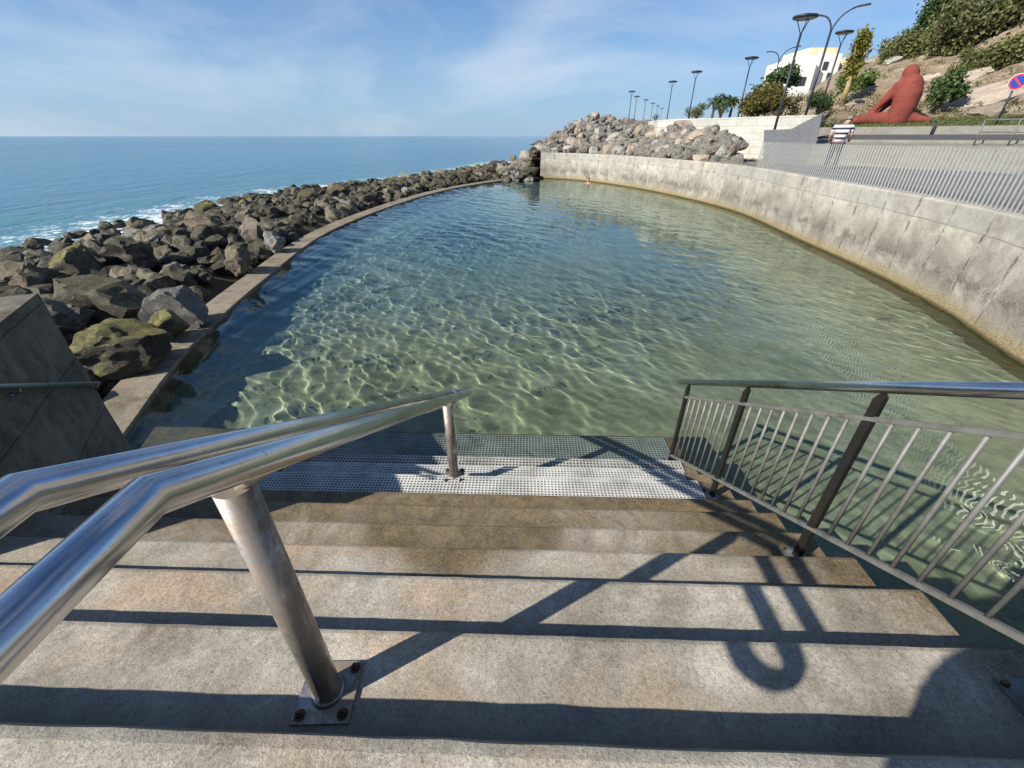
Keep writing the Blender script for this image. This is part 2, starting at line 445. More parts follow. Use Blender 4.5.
# thin marine haze whitening the lowest air
sx = wn('SeparateXYZ'); wt.links.new(tc.outputs['Generated'], sx.inputs[0])
hz = wn('ValToRGB'); hz.color_ramp.elements[0].position = 0; hz.color_ramp.elements[0].color = (.75, .75, .75, 1)
hz.color_ramp.elements[1].position = .30; hz.color_ramp.elements[1].color = (0, 0, 0, 1); wt.links.new(sx.outputs[2], hz.inputs['Fac'])
hm = wn('Mix', data_type='RGBA'); hm.inputs[7].default_value = (3.9, 5.4, 7.4, 1)
wt.links.new(hz.outputs['Color'], hm.inputs[0]); wt.links.new(hs.outputs[2], hm.inputs[6])
wt.links.new(mm.outputs[0], mx.inputs[0]); wt.links.new(hm.outputs[2], mx.inputs[6])
wt.links.new(mx.outputs[2], bg.inputs['Color']); wt.links.new(bg.outputs[0], wo.inputs['Surface'])

sl = bpy.data.lights.new('sun', 'SUN'); sl.energy = 5.0; sl.angle = R(.53); sl.color = (1.0, .94, .84)
so = bpy.data.objects.new('sun', sl); COL.objects.link(so)
so.rotation_euler = SUN.to_track_quat('Z', 'Y').to_euler(); so.location = SUN * 50
try: sl.cycles.is_caustics_light = True
except Exception as e: print('no caustics light', e)

cam = bpy.data.cameras.new('camera'); co = bpy.data.objects.new('camera', cam); COL.objects.link(co)
cam.sensor_fit = 'HORIZONTAL'; cam.sensor_width = 36; cam.lens = F / 1024 * 36
cam.clip_start = .02; cam.clip_end = 20000
co.rotation_euler = (R(90) - PITCH, 0, 0); scene.camera = co
scene.view_settings.view_transform = 'Standard'; scene.view_settings.look = 'None'
scene.view_settings.gamma = 1; scene.view_settings.use_curve_mapping = False
scene.view_settings.exposure = 0.62
cy = scene.cycles
cy.use_denoising = True; cy.caustics_refractive = True; cy.caustics_reflective = False
cy.max_bounces = 10; cy.transmission_bounces = 6; cy.glossy_bounces = 4; cy.diffuse_bounces = 3; cy.transparent_max_bounces = 8
cy.sample_clamp_indirect = 6

def receiver(o):
    try: o.cycles.is_caustics_receiver = True
    except Exception as e: print('no receiver', e)
    return o

# ------------------------------------------------------------------ stairs (local frame turned a little to the right)
EPS = .03
Y0, Z0, H, D = .54, -1.55, .22, .385
def st(x, y, z): return Vector((x + EPS * y, y - EPS * x, z))
RISE = [.29, .27, .24, .21, .20, .20, .20, .20, .20, .20, .30, .30]
NOSE = [.54, 1.0, 1.446, 1.824, 2.193, 2.568, 2.908, 3.323, 3.687, 4.087, 4.80, 5.2, 5.6]
def ny(k): return NOSE[k]
def tz(k): return Z0 - sum(RISE[:k])
XL, XR = -6.2, 2.165
stairs = empty('concrete_staircase', st(0, 0, ZW - 1.0), 'wide worn concrete staircase with brown algae leading down into the pool', 'stairs')
def loc(p): return Vector(p) - stairs.location
def step_mesh(ya, yb, ztop, zbot, name, xl=XL, xr=XR, seed=0, amp=.004):
    n = 150; rr = .034 if name == 'landing' else .018
    prof = [(ya, ztop), (ya + (yb - ya) * .33, ztop), (ya + (yb - ya) * .66, ztop), (yb - rr * 1.6, ztop), (yb - rr * .55, ztop - rr * .3), (yb - rr * .1, ztop - rr), (yb, ztop - rr * 2.4), (yb, zbot)]
    m = MB(); vs = []; fs = []; k = len(prof)
    for i in range(n + 1):
        x = xl + (xr - xl) * i / n
        for j, (y, z) in enumerate(prof):
            e = mnoise.noise(Vector((x * 4.1, seed * 7.3, j * .3))) * amp + mnoise.noise(Vector((x * 17, seed * 3.1, j * .4))) * amp * .8
            dy, dz = (e, e * .8) if 3 <= j <= 6 else (0, e * .5 if j in (1, 2) else 0)
            vs.append(loc(st(x, y + dy, z + dz)))
    for i in range(n):
        for j in range(k - 1):
            a = i * k + j; fs.append((a, a + k, a + k + 1, a + 1))
    m.add(vs, fs, False)
    for side in (0, n):
        off = side * k
        b = loc(st(xl if side == 0 else xr, ya, zbot)); m.v.append(tuple(b))
        m.f.append(tuple([off + q for q in range(k)] + [len(m.v) - 1]))
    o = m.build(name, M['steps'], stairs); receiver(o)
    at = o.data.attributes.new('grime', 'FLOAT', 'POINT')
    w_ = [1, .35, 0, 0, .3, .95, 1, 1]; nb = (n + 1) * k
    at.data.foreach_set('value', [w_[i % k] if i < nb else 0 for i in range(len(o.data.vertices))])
    for p in o.data.polygons: p.use_smooth = False
    return o
step_mesh(-3.2, Y0, Z0, ZW - 1.6, 'landing', xr=9.0, seed=1, amp=.0032)
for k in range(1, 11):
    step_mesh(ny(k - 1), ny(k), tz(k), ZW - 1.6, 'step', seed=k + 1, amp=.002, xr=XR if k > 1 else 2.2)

# anti-slip grids
def grid_mat(x0, x1, y0, y1, z, cell, w, name, mat, label, parts=None):
    """grid of real bars lying on the treads (y, z follow the stair profile points in parts)"""
    m = MB(); th = .012
    nx = int((x1 - x0) / cell)
    for i in range(nx + 1):
        x = x0 + (x1 - x0) * i / nx
        for (ya, za, yb, zb) in parts:
            dy = yb - ya; dz = zb - za
            p = [st(x - w / 2, ya, za), st(x + w / 2, ya, za), st(x + w / 2, yb, zb), st(x - w / 2, yb, zb)]
            m.prism(p, (0, 0, th) if abs(dz) < .01 else (0, th, 0))
    for (ya, za, yb, zb) in parts:
        L = math.hypot(yb - ya, zb - za); ny = max(1, int(L / cell))
        for j in range(ny + 1):
            f = j / ny; y = ya + (yb - ya) * f; zc = za + (zb - za) * f
            if abs(zb - za) < .01:
                p = [st(x0, y - w / 2, zc), st(x1, y - w / 2, zc), st(x1, y + w / 2, zc), st(x0, y + w / 2, zc)]
                m.prism(p, (0, 0, th + .002))
            else:
                p = [st(x0, y, zc - w / 2), st(x1, y, zc - w / 2), st(x1, y, zc + w / 2), st(x0, y, zc + w / 2)]
                m.prism(p, (0, th + .002, 0))
    o = m.build(name, mat); receiver(o)
    return tag(o, label, 'anti-slip mat')
grid_mat(-2.76, 1.86, 0, 0, 0, .036, .0115, 'grid_mat', M['mat_plastic'],
         'white plastic grid mat lying dry over the steps above the waterline',
         parts=[(ny(6) + .02, tz(7) + .004, ny(7) + .004, tz(7) + .004), (ny(7) + .012, tz(8) + .008, ny(8) + .02, tz(8) + .008)])
grid_mat(-2.66, 2.0, 0, 0, 0, .042, .0135, 'grid_mat', M['mat_wet'],
         'weathered grid mat lying on the submerged step under shallow water',
         parts=[(ny(9) - .24, tz(9) + .006, ny(9) + .012, tz(9) + .006), (ny(9) + .03, tz(10) + .006, ny(10) - .06, tz(10) + .006)])

# ------------------------------------------------------------------ left double handrail
def arc(c, r, a0, a1, n, ax, ay):
    return [c + ax * (r * math.cos(a0 + (a1 - a0) * i / n)) + ay * (r * math.sin(a0 + (a1 - a0) * i / n)) for i in range(n + 1)]
SL = .567
def double_rail(xc, half, yb, yend, zrail, ynear, r, label, post_ys, post_base, name='double_handrail', post_r=.049):
    root = empty(name, st(xc, yb, Z0), label, 'handrail')
    o = root.location
    zend = zrail - (yend - yb) * SL
    for s in (-1, 1):
        m = MB()
        m.tube([st(xc + s * half, ynear, zrail) - o, st(xc + s * half, yb, zrail) - o, st(xc + s * half, yend, zend) - o], r, 28)
        m.build('rail', M['steel'], root)
    # end loops
    sl = Vector((EPS, 1, -SL)).normalized(); ax = Vector((1, -EPS, 0))
    m = MB(); m.tube(arc(st(xc, yend, zend) - o, half, 0, math.pi, 14, ax, sl), r * .999, 24, caps=False); m.build('end_loop', M['steel'], root)
    m = MB(); m.tube(arc(st(xc, ynear, zrail) - o, half, 0, math.pi, 14, ax, Vector((-EPS, -1, 0))), r * .999, 24, caps=False); m.build('end_loop', M['steel'], root)
    for (py, pz) in zip(post_ys, post_base):
        zr = zrail - max(0, py - yb) * SL
        top = zr - .10
        b = st(xc - .034, py, pz) - o
        m = MB(); m.tube([b + Vector((0, 0, .012)), Vector((b.x, b.y, top - o.z))], post_r, 32)
        po = m.build('post', M['post'], root)
        for q in po.data.polygons:
            if len(q.vertices) > 4: q.use_smooth = False
        # base plate, bolts, bracket
        rot = Matrix.Rotation(-EPS + .05, 3, 'Z')
        m = MB(); m.box(b + Vector((0, 0, .008)), (.21, .21, .014), rot); m.lathe([(post_r + .014, .0), (post_r + .003, .012)], b + Vector((0, 0, .015)), 28)
        m.build('base_plate', M['plate'], po)
        for sx in (-1, 1):
            for sy in (-1, 1):
                m = MB(); c = b + rot @ Vector((.078 * sx, .078 * sy, .015))
                m.lathe([(.020, 0), (.020, .004)], c, 14); m.lathe([(.0135, .004), (.0135, .016), (.011, .019)], c, 6, smooth=False)
                m.lathe([(.0075, .018), (.0075, .028), (.005, .031)], c, 10)
                m.build('bolt', M['bolt'], po)
        m = MB()
        t = Vector((b.x, b.y, top - o.z))
        for s in (-1, 1):
            e = st(xc + s * half, py, zr) - o
            m.tube([t + Vector((s * post_r * .3, 0, -.006)), t + Vector((s * half * .7, 0, .035)), e + Vector((0, 0, -r * .6))], [.017, .015, .014], 10)
        m.build('bracket', M['post'], po)
    return root
double_rail(-.69, .104, .455, 3.84, -.488, -.09, .0345,
            'polished steel double handrail on two posts standing on the left steps', [.75, 3.34], [tz(1), tz(7)])

# ------------------------------------------------------------------ right railing with bars
def right_fence():
    root = empty('steel_railing', st(1.9, .76, tz(1)), 'sloping steel bar railing with dark posts along the right edge of the steps', 'railing')
    o = root.location; X = 1.94
    def zr(y): return -1.135 - (y - 1.93) * .575
    py = [.79, 1.96, 3.13, 4.24]; pb = [tz(1), tz(4), tz(7), tz(10)]
    y_start, y_end = -.5, 4.46
    m = MB(); m.tube([st(X, y_start, zr(y_start)) - o, st(X, y_end, zr(y_end)) - o], .034, 24)
    m.build('handrail', M['steel'], root)
    for dz, nm in ((-.205, 'top_rail'), (-1.10, 'bottom_rail')):
        m = MB(); a = st(X, y_start, zr(y_start) + dz) - o; b = st(X, 4.24, zr(4.24) + dz) - o
        d = (b - a); L = d.length; rot = Matrix.Rotation(-EPS, 3, 'Z') @ Matrix.Rotation(-math.atan(.575), 3, 'X')
        m.box((a + b) / 2, (.034, L, .030), rot); m.build(nm, M['fence_steel'], root, bevel=.004)
    for y, zb in zip(py, pb):
        p = st(X, y, 0); m = MB(); top = zr(y) - .03
        w, d = .062, .03
        poly = [Vector((p.x - d / 2, p.y - w / 2, zb)), Vector((p.x - d / 2, p.y + w / 2, zb)), Vector((p.x - d / 2, p.y + w / 2, top - .06)), Vector((p.x - d / 2, p.y, top)), Vector((p.x - d / 2, p.y - w / 2, top - .02))]
        m.prism([q - o for q in poly], (d, 0, 0)); po = m.build('post', M['fence_dark'], root, bevel=.003); receiver(po)
        m = MB(); m.box(p - o + Vector((0, 0, zb + .007)), (.15, .17, .012)); pl = m.build('base_plate', M['fence_steel'], po, bevel=.002)
        for sx in (-1, 1):
            for sy in (-1, 1):
                m = MB(); c = p - o + Vector((.055 * sx, .062 * sy, zb + .013))
                m.lathe([(.013, 0), (.013, .012), (.008, .02)], c, 8); m.build('bolt', M['bolt'], po)
    ys = [.79 - 1.16] + py
    for i in range(len(ys) - 1):
        for j in range(1, 9):
            y = ys[i] + (ys[i + 1] - ys[i]) * j / 9
            p = st(X, y, 0) - o; m = MB()
            za, zb = zr(y) - 1.09 - o.z - 0, zr(y) - .21 - o.z
            m.tube([(p.x, p.y, za), (p.x, p.y, zb)], .0115, 8); m.build('bar', M['fence_steel'], root)
right_fence()

# ------------------------------------------------------------------ dark parapet block at the left with its pipe handrail
def parapet():
    P = Vector((-4.68, 4.0, 0)); d = Vector((.49, -.87, 0)).normalized(); nrm = Vector((-.87, -.49, 0)).normalized()
    zt, zb = -1.33, ZW - 1.2
    root = empty('concrete_parapet', P + Vector((0, 0, ZW)), 'dark rough concrete parapet block standing left of the steps', 'wall'); o = root.location
    L = 2.6
    m = MB(); vs = []; fs = []
    nu, nv = 40, 26
    # subdivided block with slightly rough faces
    bm = bmesh.new(); bmesh.ops.create_cube(bm, size=1)
    bmesh.ops.subdivide_edges(bm, edges=bm.edges[:], cuts=22, use_grid_fill=True)
    for v in bm.verts:
        q = P + d * ((v.co.x + .5) * L) + nrm * ((v.co.y + .5) * 1.5); z = zb + (v.co.z + .5) * (zt - zb)
        w = Vector((q.x, q.y, z)); e = mnoise.noise(w * 1.7) * .02 + mnoise.noise(w * 6) * .012
        v.co = w + Vector((e, e * .6, e * .7)) - o
    bmesh.ops.recalc_face_normals(bm, faces=bm.faces[:])
    me = bpy.data.meshes.new('block'); bm.to_mesh(me); bm.free()
    receiver(link('block', me, M['block'], root))
    hr = empty('wall_handrail', P + Vector((0, 0, -2.4)), 'thin grey green pipe handrail fixed to the dark parapet block', 'handrail'); o = hr.location
    off = -nrm * .07
    a = P + d * .06 + off + Vector((0, 0, -2.36)); b = P + d * 2.5 + off + Vector((0, 0, -2.36 + 2.44 * .496))
    m = MB(); m.tube([a - o, b - o], .023, 14); m.build('rail', M['green_pipe'], hr)
    for s in (.12, 1.35):
        c = P + d * s + Vector((0, 0, -2.36 + (s - .06) * .496))
        m = MB(); m.tube([c + off - o + Vector((0, 0, -.01)), c + off * .9 - o + Vector((0, 0, -.06)), c - o + Vector((0, 0, -.07)) + nrm * .03], .011, 8)
        m.lathe([(.035, 0), (.035, .02)], c - o + Vector((0, 0, -.07)), 12, Matrix(((nrm.x, nrm.y, 0), (0, 0, 1), (nrm.x, nrm.y, 0))) if False else None)
        m.build('bracket', M['green_pipe'], hr)
parapet()

# ------------------------------------------------------------------ pool outline
in_px = [(1024, 365), (940, 309), (870, 272), (800, 240.5), (740, 213.5), (690, 199.5), (640, 189), (600, 182.8), (565, 179.3), (540, 178.2)]
WALL = [Vector((p.x, p.y)) for p in (at_z(u, v, ZW) for u, v in in_px)]
WALL = [Vector((4.2, -5.5)), Vector((6.6, -2.2)), Vector((8.1, 1.2)), Vector((9.0, 4.2))] + WALL
kerb_in = [(131, 424), (165, 377), (200, 337), (262, 281), (330, 231), (400, 203), (450, 189), (500, 180.5), (522, 178.3), (539, 177.8)]
KIN = [Vector((p.x, p.y)) for p in (at_z(u, v, ZW + .06) for u, v in kerb_in)]
def smooth_poly(P, n=8):
    out = []
    Q = [P[0] * 2 - P[1]] + P + [P[-1] * 2 - P[-2]]
    for i in range(1, len(Q) - 2):
        for k in range(n):
            t = k / n; a, b, c, d = Q[i - 1], Q[i], Q[i + 1], Q[i + 2]
            out.append(.5 * ((2 * b) + (c - a) * t + (2 * a - 5 * b + 4 * c - d) * t * t + (3 * b - a - 3 * c + d) * t ** 3))
    out.append(P[-1]); return out
WALLS = smooth_poly(WALL, 8)
KIN = [Vector((-5.05, 3.6))] + KIN
KINS = smooth_poly(KIN, 8)
def normals2(P):
    N = []
    for i in range(len(P)):
        d = (P[min(i + 1, len(P) - 1)] - P[max(i - 1, 0)]).normalized(); N.append(Vector((d.y, -d.x)))
    return N
def cumlen(P):
    L = [0]
    for i in range(1, len(P)): L.append(L[-1] + (P[i] - P[i - 1]).length)
    return L
def ribbon(name, P, prof, mat, parent=None, uvs=True, closed_ends=True, sub=None):
    """sweep an (offset, z) profile along the 2D line P; offset is to the right of the direction of travel"""
    N = normals2(P); L = cumlen(P); k = len(prof); v = []; f = []
    for i, p in enumerate(P):
        for (o, z) in prof:
            q = p + N[i] * o; v.append((q.x, q.y, z))
    for i in range(len(P) - 1):
        for j in range(k - 1): f.append((i * k + j, (i + 1) * k + j, (i + 1) * k + j + 1, i * k + j + 1))
    if closed_ends: f.append(tuple(range(k))); f.append(tuple((len(P) - 1) * k + j for j in reversed(range(k))))
    me = bpy.data.meshes.new(name); me.from_pydata(v, [], f); me.update()
    if uvs:
        uv = me.uv_layers.new(name='UVMap')
        for lp in me.loops:
            i, j = divmod(lp.vertex_index, k); uv.data[lp.index].uv = (L[i], prof[j][1] - ZW)
    bm = bmesh.new(); bm.from_mesh(me); bmesh.ops.recalc_face_normals(bm, faces=bm.faces[:]); bm.to_mesh(me); bm.free()
    return link(name, me, mat, parent)
ZWT = -1.38
WALLP = list(WALLS)
# outward is to the right of travel when walking away along the right-hand wall
o = ribbon('pool_wall', WALLP, [(.05, ZW - 1.9), (.0, ZW - .3), (.03, ZWT - .05), (.05, ZWT - .01), (.09, ZWT), (.55, ZWT), (.56, ZWT - .3), (.6, ZW - 1.9)], M['wall'])
tag(o, 'tall curving pale concrete retaining wall with stained panels round the pool', 'wall'); receiver(o)
for p in o.data.polygons: p.use_smooth = False
o = ribbon('pool_kerb', KINS, [(.0, ZW - 1.9), (.0, ZW + .04), (-.015, ZW + .06), (-.62, ZW + .10), (-.66, ZW + .04), (-.7, ZW - 1.9)], M['kerb'])
tag(o, 'low brown concrete kerb curving between the pool and the boulders', 'kerb'); receiver(o)

# pool water and floor
POLY = [p + n * .25 for p, n in zip(WALLP, normals2(WALLP))] + [p - n * .3 for p, n in reversed(list(zip(KINS, normals2(KINS))))] + [Vector((-5.6, 2.0)), Vector((-5.6, -5.5))]
def inside(poly, X, Y):
    ins = np.zeros(X.shape, bool); n = len(poly)
    for i in range(n):
        x1, y1 = poly[i]; x2, y2 = poly[(i + 1) % n]
        if y1 == y2: continue
        c = ((y1 > Y) != (y2 > Y)) & (X < (x2 - x1) * (Y - y1) / (y2 - y1) + x1); ins ^= c
    return ins
def wave_field(X, Y):
    r = np.random.default_rng(11); Z = np.zeros(X.shape)
    for i in range(80):
        lam = .17 * (1.5 / .17) ** r.random()
        a = R(38) + r.normal(0, .48)
        k = 2 * math.pi / lam; ph = r.random() * 6.28
        amp = .00024 * (lam / .3) ** 1.25
        Z += amp * np.sin(k * (X * math.cos(a) + Y * math.sin(a)) + ph)
    # gusts: patches of smoother and rougher water
    G = np.zeros(X.shape)
    for i in range(9):
        lam = 5 + 9 * r.random(); a = r.random() * 6.28
        G += np.sin(2 * math.pi / lam * (X * math.cos(a) + Y * math.sin(a)) + r.random() * 6.28)
    return Z * (.86 + .18 * np.clip(G, -2.6, 3.5) + 1.1 * np.clip((-X - 1.0) / 5.0, 0, 1))
def pool_water():
    xs = np.arange(-10.5, 13.5, .034)
    ys = [-5.4]
    while ys[-1] < 50:
        y = ys[-1]; ys.append(y + (.034 if y < 9 else .034 + (y - 9) * .0036))
    ys = np.array(ys)
    X, Y = np.meshgrid(xs, ys); Z = wave_field(X, Y) + ZW
    keep = inside(POLY, X, Y); fk = keep[:-1, :-1] & keep[1:, :-1] & keep[1:, 1:] & keep[:-1, 1:]
    # nothing to see where the water would lie inside the stairs
    sx = X - EPS * Y; sy = Y + EPS * X
    dry = (sx < XR - .3) & (sy < ny(8) - .2); fk &= ~dry[:-1, :-1]
    ny_, nx_ = X.shape
    idx = np.arange(ny_ * nx_).reshape(ny_, nx_)
    q = np.stack([idx[:-1, :-1][fk], idx[:-1, 1:][fk], idx[1:, 1:][fk], idx[1:, :-1][fk]], 1)
    used = np.unique(q); remap = np.full(ny_ * nx_, -1); remap[used] = np.arange(len(used)); q = remap[q]
    V = np.stack([X.ravel()[used], Y.ravel()[used], Z.ravel()[used]], 1)
    me = bpy.data.meshes.new('pool_water'); me.vertices.add(len(V)); me.vertices.foreach_set('co', V.ravel())
    me.loops.add(q.size); me.loops.foreach_set('vertex_index', q.ravel().astype(np.int32))
    me.polygons.add(len(q)); me.polygons.foreach_set('loop_start', np.arange(0, q.size, 4, dtype=np.int32))
    me.polygons.foreach_set('use_smooth', np.ones(len(q), bool)); me.update(calc_edges=True); me.validate()
    o = link('pool_water', me, M['water']); tag(o, kind='structure')
    try: o.cycles.is_caustics_caster = True
    except Exception as e: print('no caster', e)
    print('water faces', len(q))
pool_water()
def mat_floor():
    t = NT('sandy pool floor'); v = t.coord(); x, y, z = t.sep(v)
    big = t.noise(v, .35, 7, .6, .6); mid = t.noise(v, 2.0, 8, .7, .4); fine = t.noise(v, 14, 5, .7)
    c = t.ramp(t.mix(.5, big, mid), [(.33, (.16, .165, .09)), (.5, (.29, .285, .175)), (.66, (.43, .41, .275))])
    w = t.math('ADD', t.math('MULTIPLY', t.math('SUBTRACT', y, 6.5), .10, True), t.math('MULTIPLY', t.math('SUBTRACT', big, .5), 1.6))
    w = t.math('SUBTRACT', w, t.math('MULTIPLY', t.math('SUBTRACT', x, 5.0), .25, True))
    c = t.mix(t.math('MULTIPLY', w, .8, True), c, t.ramp(mid, [(.35, (.055, .125, .135)), (.65, (.12, .215, .215))]))  # blue-green darkening of deep water painted into the sand colour
    st_ = t.ramp(t.voro(v, 3.2), [(.12, .45), (.30, 1)]); sm = t.ramp(t.noise(v, .8, 4), [(.5, 0), (.6, 1)])
    c = t.mix(t.math('MULTIPLY', sm, .6), c, st_, 'MULTIPLY')
    c = t.mix(.5, c, t.ramp(fine, [(.3, .6), (.7, 1.3)]), 'MULTIPLY')
    t.bsdf(c, .9, t.bump(mid, .6, .06), spec=.2); return t.m
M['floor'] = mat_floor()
def grid_obj(name, xs, ys, fz, mat, kind='structure', smooth=True):
    v = []; f = []
    nx = len(xs)
    for y in ys:
        for x in xs: v.append((x, y, fz(x, y)))
    for j in range(len(ys) - 1):
        for i in range(nx - 1): f.append((j * nx + i, j * nx + i + 1, (j + 1) * nx + i + 1, (j + 1) * nx + i))
    me = bpy.data.meshes.new(name); me.from_pydata(v, [], f); me.update()
    if smooth:
        for p in me.polygons: p.use_smooth = True
    return tag(link(name, me, mat), kind=kind)
def floor_z(x, y):
    d = max(0, min(1, (y - 4) / 25))
    return ZW - .75 - .75 * d + .10 * mnoise.noise(Vector((x * .5, y * .5, 3))) + .05 * mnoise.noise(Vector((x * 1.7, y * 1.7, 9)))
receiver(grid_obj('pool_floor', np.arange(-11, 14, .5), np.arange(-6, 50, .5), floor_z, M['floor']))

# ------------------------------------------------------------------ breakwater bank, sea
shore_px = [(-160, 292), (0, 262), (60, 243), (130, 226), (210, 208), (300, 191), (400, 180), (470, 170), (505, 162)]
SHORE = [Vector((-19, -6)), Vector((-18, 4))] + [Vector((p.x, p.y)) for p in (at_z(u, v, ZW) for u, v in shore_px)]
def nearest(P, p):
    best = (1e9, None, 0)
    for i in range(len(P) - 1):
        a, b = P[i], P[i + 1]; d = b - a; t = max(0, min(1, (p - a).dot(d) / d.length_squared)); q = a + d * t
        m = (p - q).length
        if m < best[0]: best = (m, q, i + t)
    return best
KOUT = [p - n * .68 for p, n in zip(KINS, normals2(KINS))]
KOUT_L = [Vector((-6.3, -6)), Vector((-5.9, 1))] + KOUT[3::3] + [Vector((.3, 48)), Vector((1.8, 54)), Vector((4.5, 72))]
def seaward(p):   # signed: >0 on the sea side of the shore line
    m, q, s = nearest(SHORE, p); i = min(int(s), len(SHORE) - 2); d = SHORE[i + 1] - SHORE[i]
    return m * (1 if d.x * (p.y - SHORE[i].y) - d.y * (p.x - SHORE[i].x) > 0 else -1)
bw = []
def bank():
    v = []; f = []; n = 8; m = 60
    LS, LK = cumlen(SHORE), cumlen(KOUT_L)
    def on(P, L, t):
        s = t * L[-1]
        for i in range(len(P) - 1):
            if s <= L[i + 1]: return P[i].lerp(P[i + 1], (s - L[i]) / (L[i + 1] - L[i]))
        return P[-1]
    for i in range(m + 1):
        a = on(KOUT_L, LK, i / m); b = on(SHORE, LS, i / m); b = b + (b - a).normalized() * 1.5
        for j in range(n + 1):
            t = j / n; p = a.lerp(b, t)
            z = ZW - .08 + .26 * math.sin(math.pi * min(1, t * 1.25)) - 1.3 * max(0, t - .72) / .28 + .12 * mnoise.noise(Vector((p.x, p.y, 0)))
            if t == 0: z = ZW - .5
            v.append((p.x, p.y, z))
    for i in range(m):
        for j in range(n): f.append((i * (n + 1) + j, (i + 1) * (n + 1) + j, (i + 1) * (n + 1) + j + 1, i * (n + 1) + j + 1))
    me = bpy.data.meshes.new('breakwater_ground'); me.from_pydata(v, [], f); me.update()
    tag(link('breakwater_ground', me, M['bankrock']), kind='structure')
M['bankrock'] = mat_rock('dark wet rubble', [(.012, .011, .010), (.03, .028, .024), (.06, .055, .045)], .3)
bank()
def sea():
    # fan of quads: rows between the hidden shore line and the horizon
    base = [Vector((-12.0, -60))] + [p.lerp(nearest(KOUT_L, p)[1], .45) for p in SHORE] + [Vector((25, 170)), Vector((90, 420)), Vector((900, 1500))]
    far = []
    for i, p in enumerate(base):
        a = R(205) - (R(205) - R(45)) * i / (len(base) - 1)
        far.append(Vector((math.cos(a), math.sin(a))) * 9000)
    rows = [0, .00045, .0009, .0014, .002, .0028, .0045, .008, .016, .035, .08, .2, .5, 1]
    v = []; f = []; fo = []
    B = smooth_poly(base, 6); FA = smooth_poly(far, 6); k = len(rows)
    for b, q in zip(B, FA):
        for r_ in rows:
            p = b.lerp(q, r_); v.append((p.x, p.y, ZW - .03))
            s = seaward(Vector((p.x, p.y))) if r_ < .02 else 99
            fo.append(max(0, min(1, 1 - (s - 1.0) / 12.0)) if s > -1e8 else 0)
    for i in range(len(B) - 1):
        for j in range(k - 1): f.append((i * k + j, (i + 1) * k + j, (i + 1) * k + j + 1, i * k + j + 1))
    me = bpy.data.meshes.new('sea'); me.from_pydata(v, [], f); me.update()
    at = me.attributes.new('foam', 'FLOAT', 'POINT'); at.data.foreach_set('value', fo)
    bm = bmesh.new(); bm.from_mesh(me); bmesh.ops.recalc_face_normals(bm, faces=bm.faces[:]); bm.to_mesh(me); bm.free()
    if me.polygons[0].normal.z < 0: me.flip_normals()
    tag(link('sea', me, M['sea']), kind='structure')
sea()

# ------------------------------------------------------------------ boulders
def rock_mesh(seed, sub=4, cuts=19, rough=.055):
    r = random.Random(seed)
    bm = bmesh.new(); bmesh.ops.create_icosphere(bm, subdivisions=sub, radius=.5)
    sx, sy, sz = r.uniform(.85, 1.25), r.uniform(.75, 1.1), r.uniform(.6, .85)
    off = Vector((r.uniform(0, 99), r.uniform(0, 99), r.uniform(0, 99)))
    for v in bm.verts:
        d = v.co.normalized(); n = mnoise.noise(d * 1.1 + off)
        v.co = v.co * (1 + .28 * n); v.co = Vector((v.co.x * sx, v.co.y * sy, v.co.z * sz))
    for c in range(cuts):
        n = Vector((r.gauss(0, 1), r.gauss(0, 1), r.gauss(0, .9))).normalized(); dd = r.uniform(.23, .41)
        for v in bm.verts:
            e = v.co.dot(n) - dd
            if e > 0: v.co -= n * e * .98
    for v in bm.verts:
        d = v.co
        n = mnoise.fractal(d * 5.2 + off, .8, 2.1, 6) * rough - abs(mnoise.noise(d * 4 + off)) * rough * .9
        v.co = d + d.normalized() * n
    me = bpy.data.meshes.new('boulder'); bm.to_mesh(me); bm.free()
    for p in me.polygons: p.use_smooth = True
    try: me.set_sharp_from_angle(angle=R(26))
    except Exception: pass
    return me
M['rk_dark'] = mat_rock('black wet boulder rock', [(.013, .011, .009), (.048, .040, .030), (.15, .125, .09)], .4, .55, .9, .6)
M['rk_brown'] = mat_rock('brown weathered boulder rock', [(.04, .032, .022), (.12, .095, .066), (.26, .21, .15)], .25, .6, .9)
M['rk_moss'] = mat_rock('algae covered boulder rock', [(.025, .022, .016), (.065, .056, .036), (.13, .11, .07)], .95, .3, .9, mosscol=(.15, .135, .035))
M['rk_grey'] = mat_rock('pale grey boulder rock', [(.10, .095, .085), (.20, .19, .165), (.33, .31, .27)], 0, .5, .9)
M['rk_tan'] = mat_rock('dry tan boulder rock', [(.17, .13, .095), (.29, .235, .18), (.42, .36, .29)], 0, .5, .9)
M['rk_mauve'] = mat_rock('dry reddish grey boulder rock', [(.10, .078, .060), (.20, .16, .125), (.31, .265, .215)], 0, .4, .9)
M['rk_light'] = mat_rock('dry light grey boulder rock', [(.135, .125, .105), (.25, .235, .20), (.385, .36, .31)], 0, .5, .9)
ROCKS = {}
for i, k in enumerate(['rk_dark', 'rk_brown', 'rk_moss', 'rk_grey', 'rk_tan', 'rk_mauve', 'rk_light']):
    ROCKS[k] = []
    for j in range(5):
        me = rock_mesh(100 + i * 10 + j, 4 if i < 4 else 3); me.materials.append(M[k]); ROCKS[k].append(me)
def boulder(p, size, kind, label, group, flat=1.0):
    o = bpy.data.objects.new('boulder', random.choice(ROCKS[kind])); COL.objects.link(o)
    o.location = p; o.rotation_euler = (random.uniform(-.4, .4), random.uniform(-.4, .4), random.uniform(0, 6.28))
    s = size; o.scale = (s * random.uniform(.9, 1.2), s * random.uniform(.85, 1.15), s * random.uniform(.8, 1.05) * flat)
    return tag(o, label, 'boulder', group)
GB = 'boulders of the low breakwater between pool and sea'
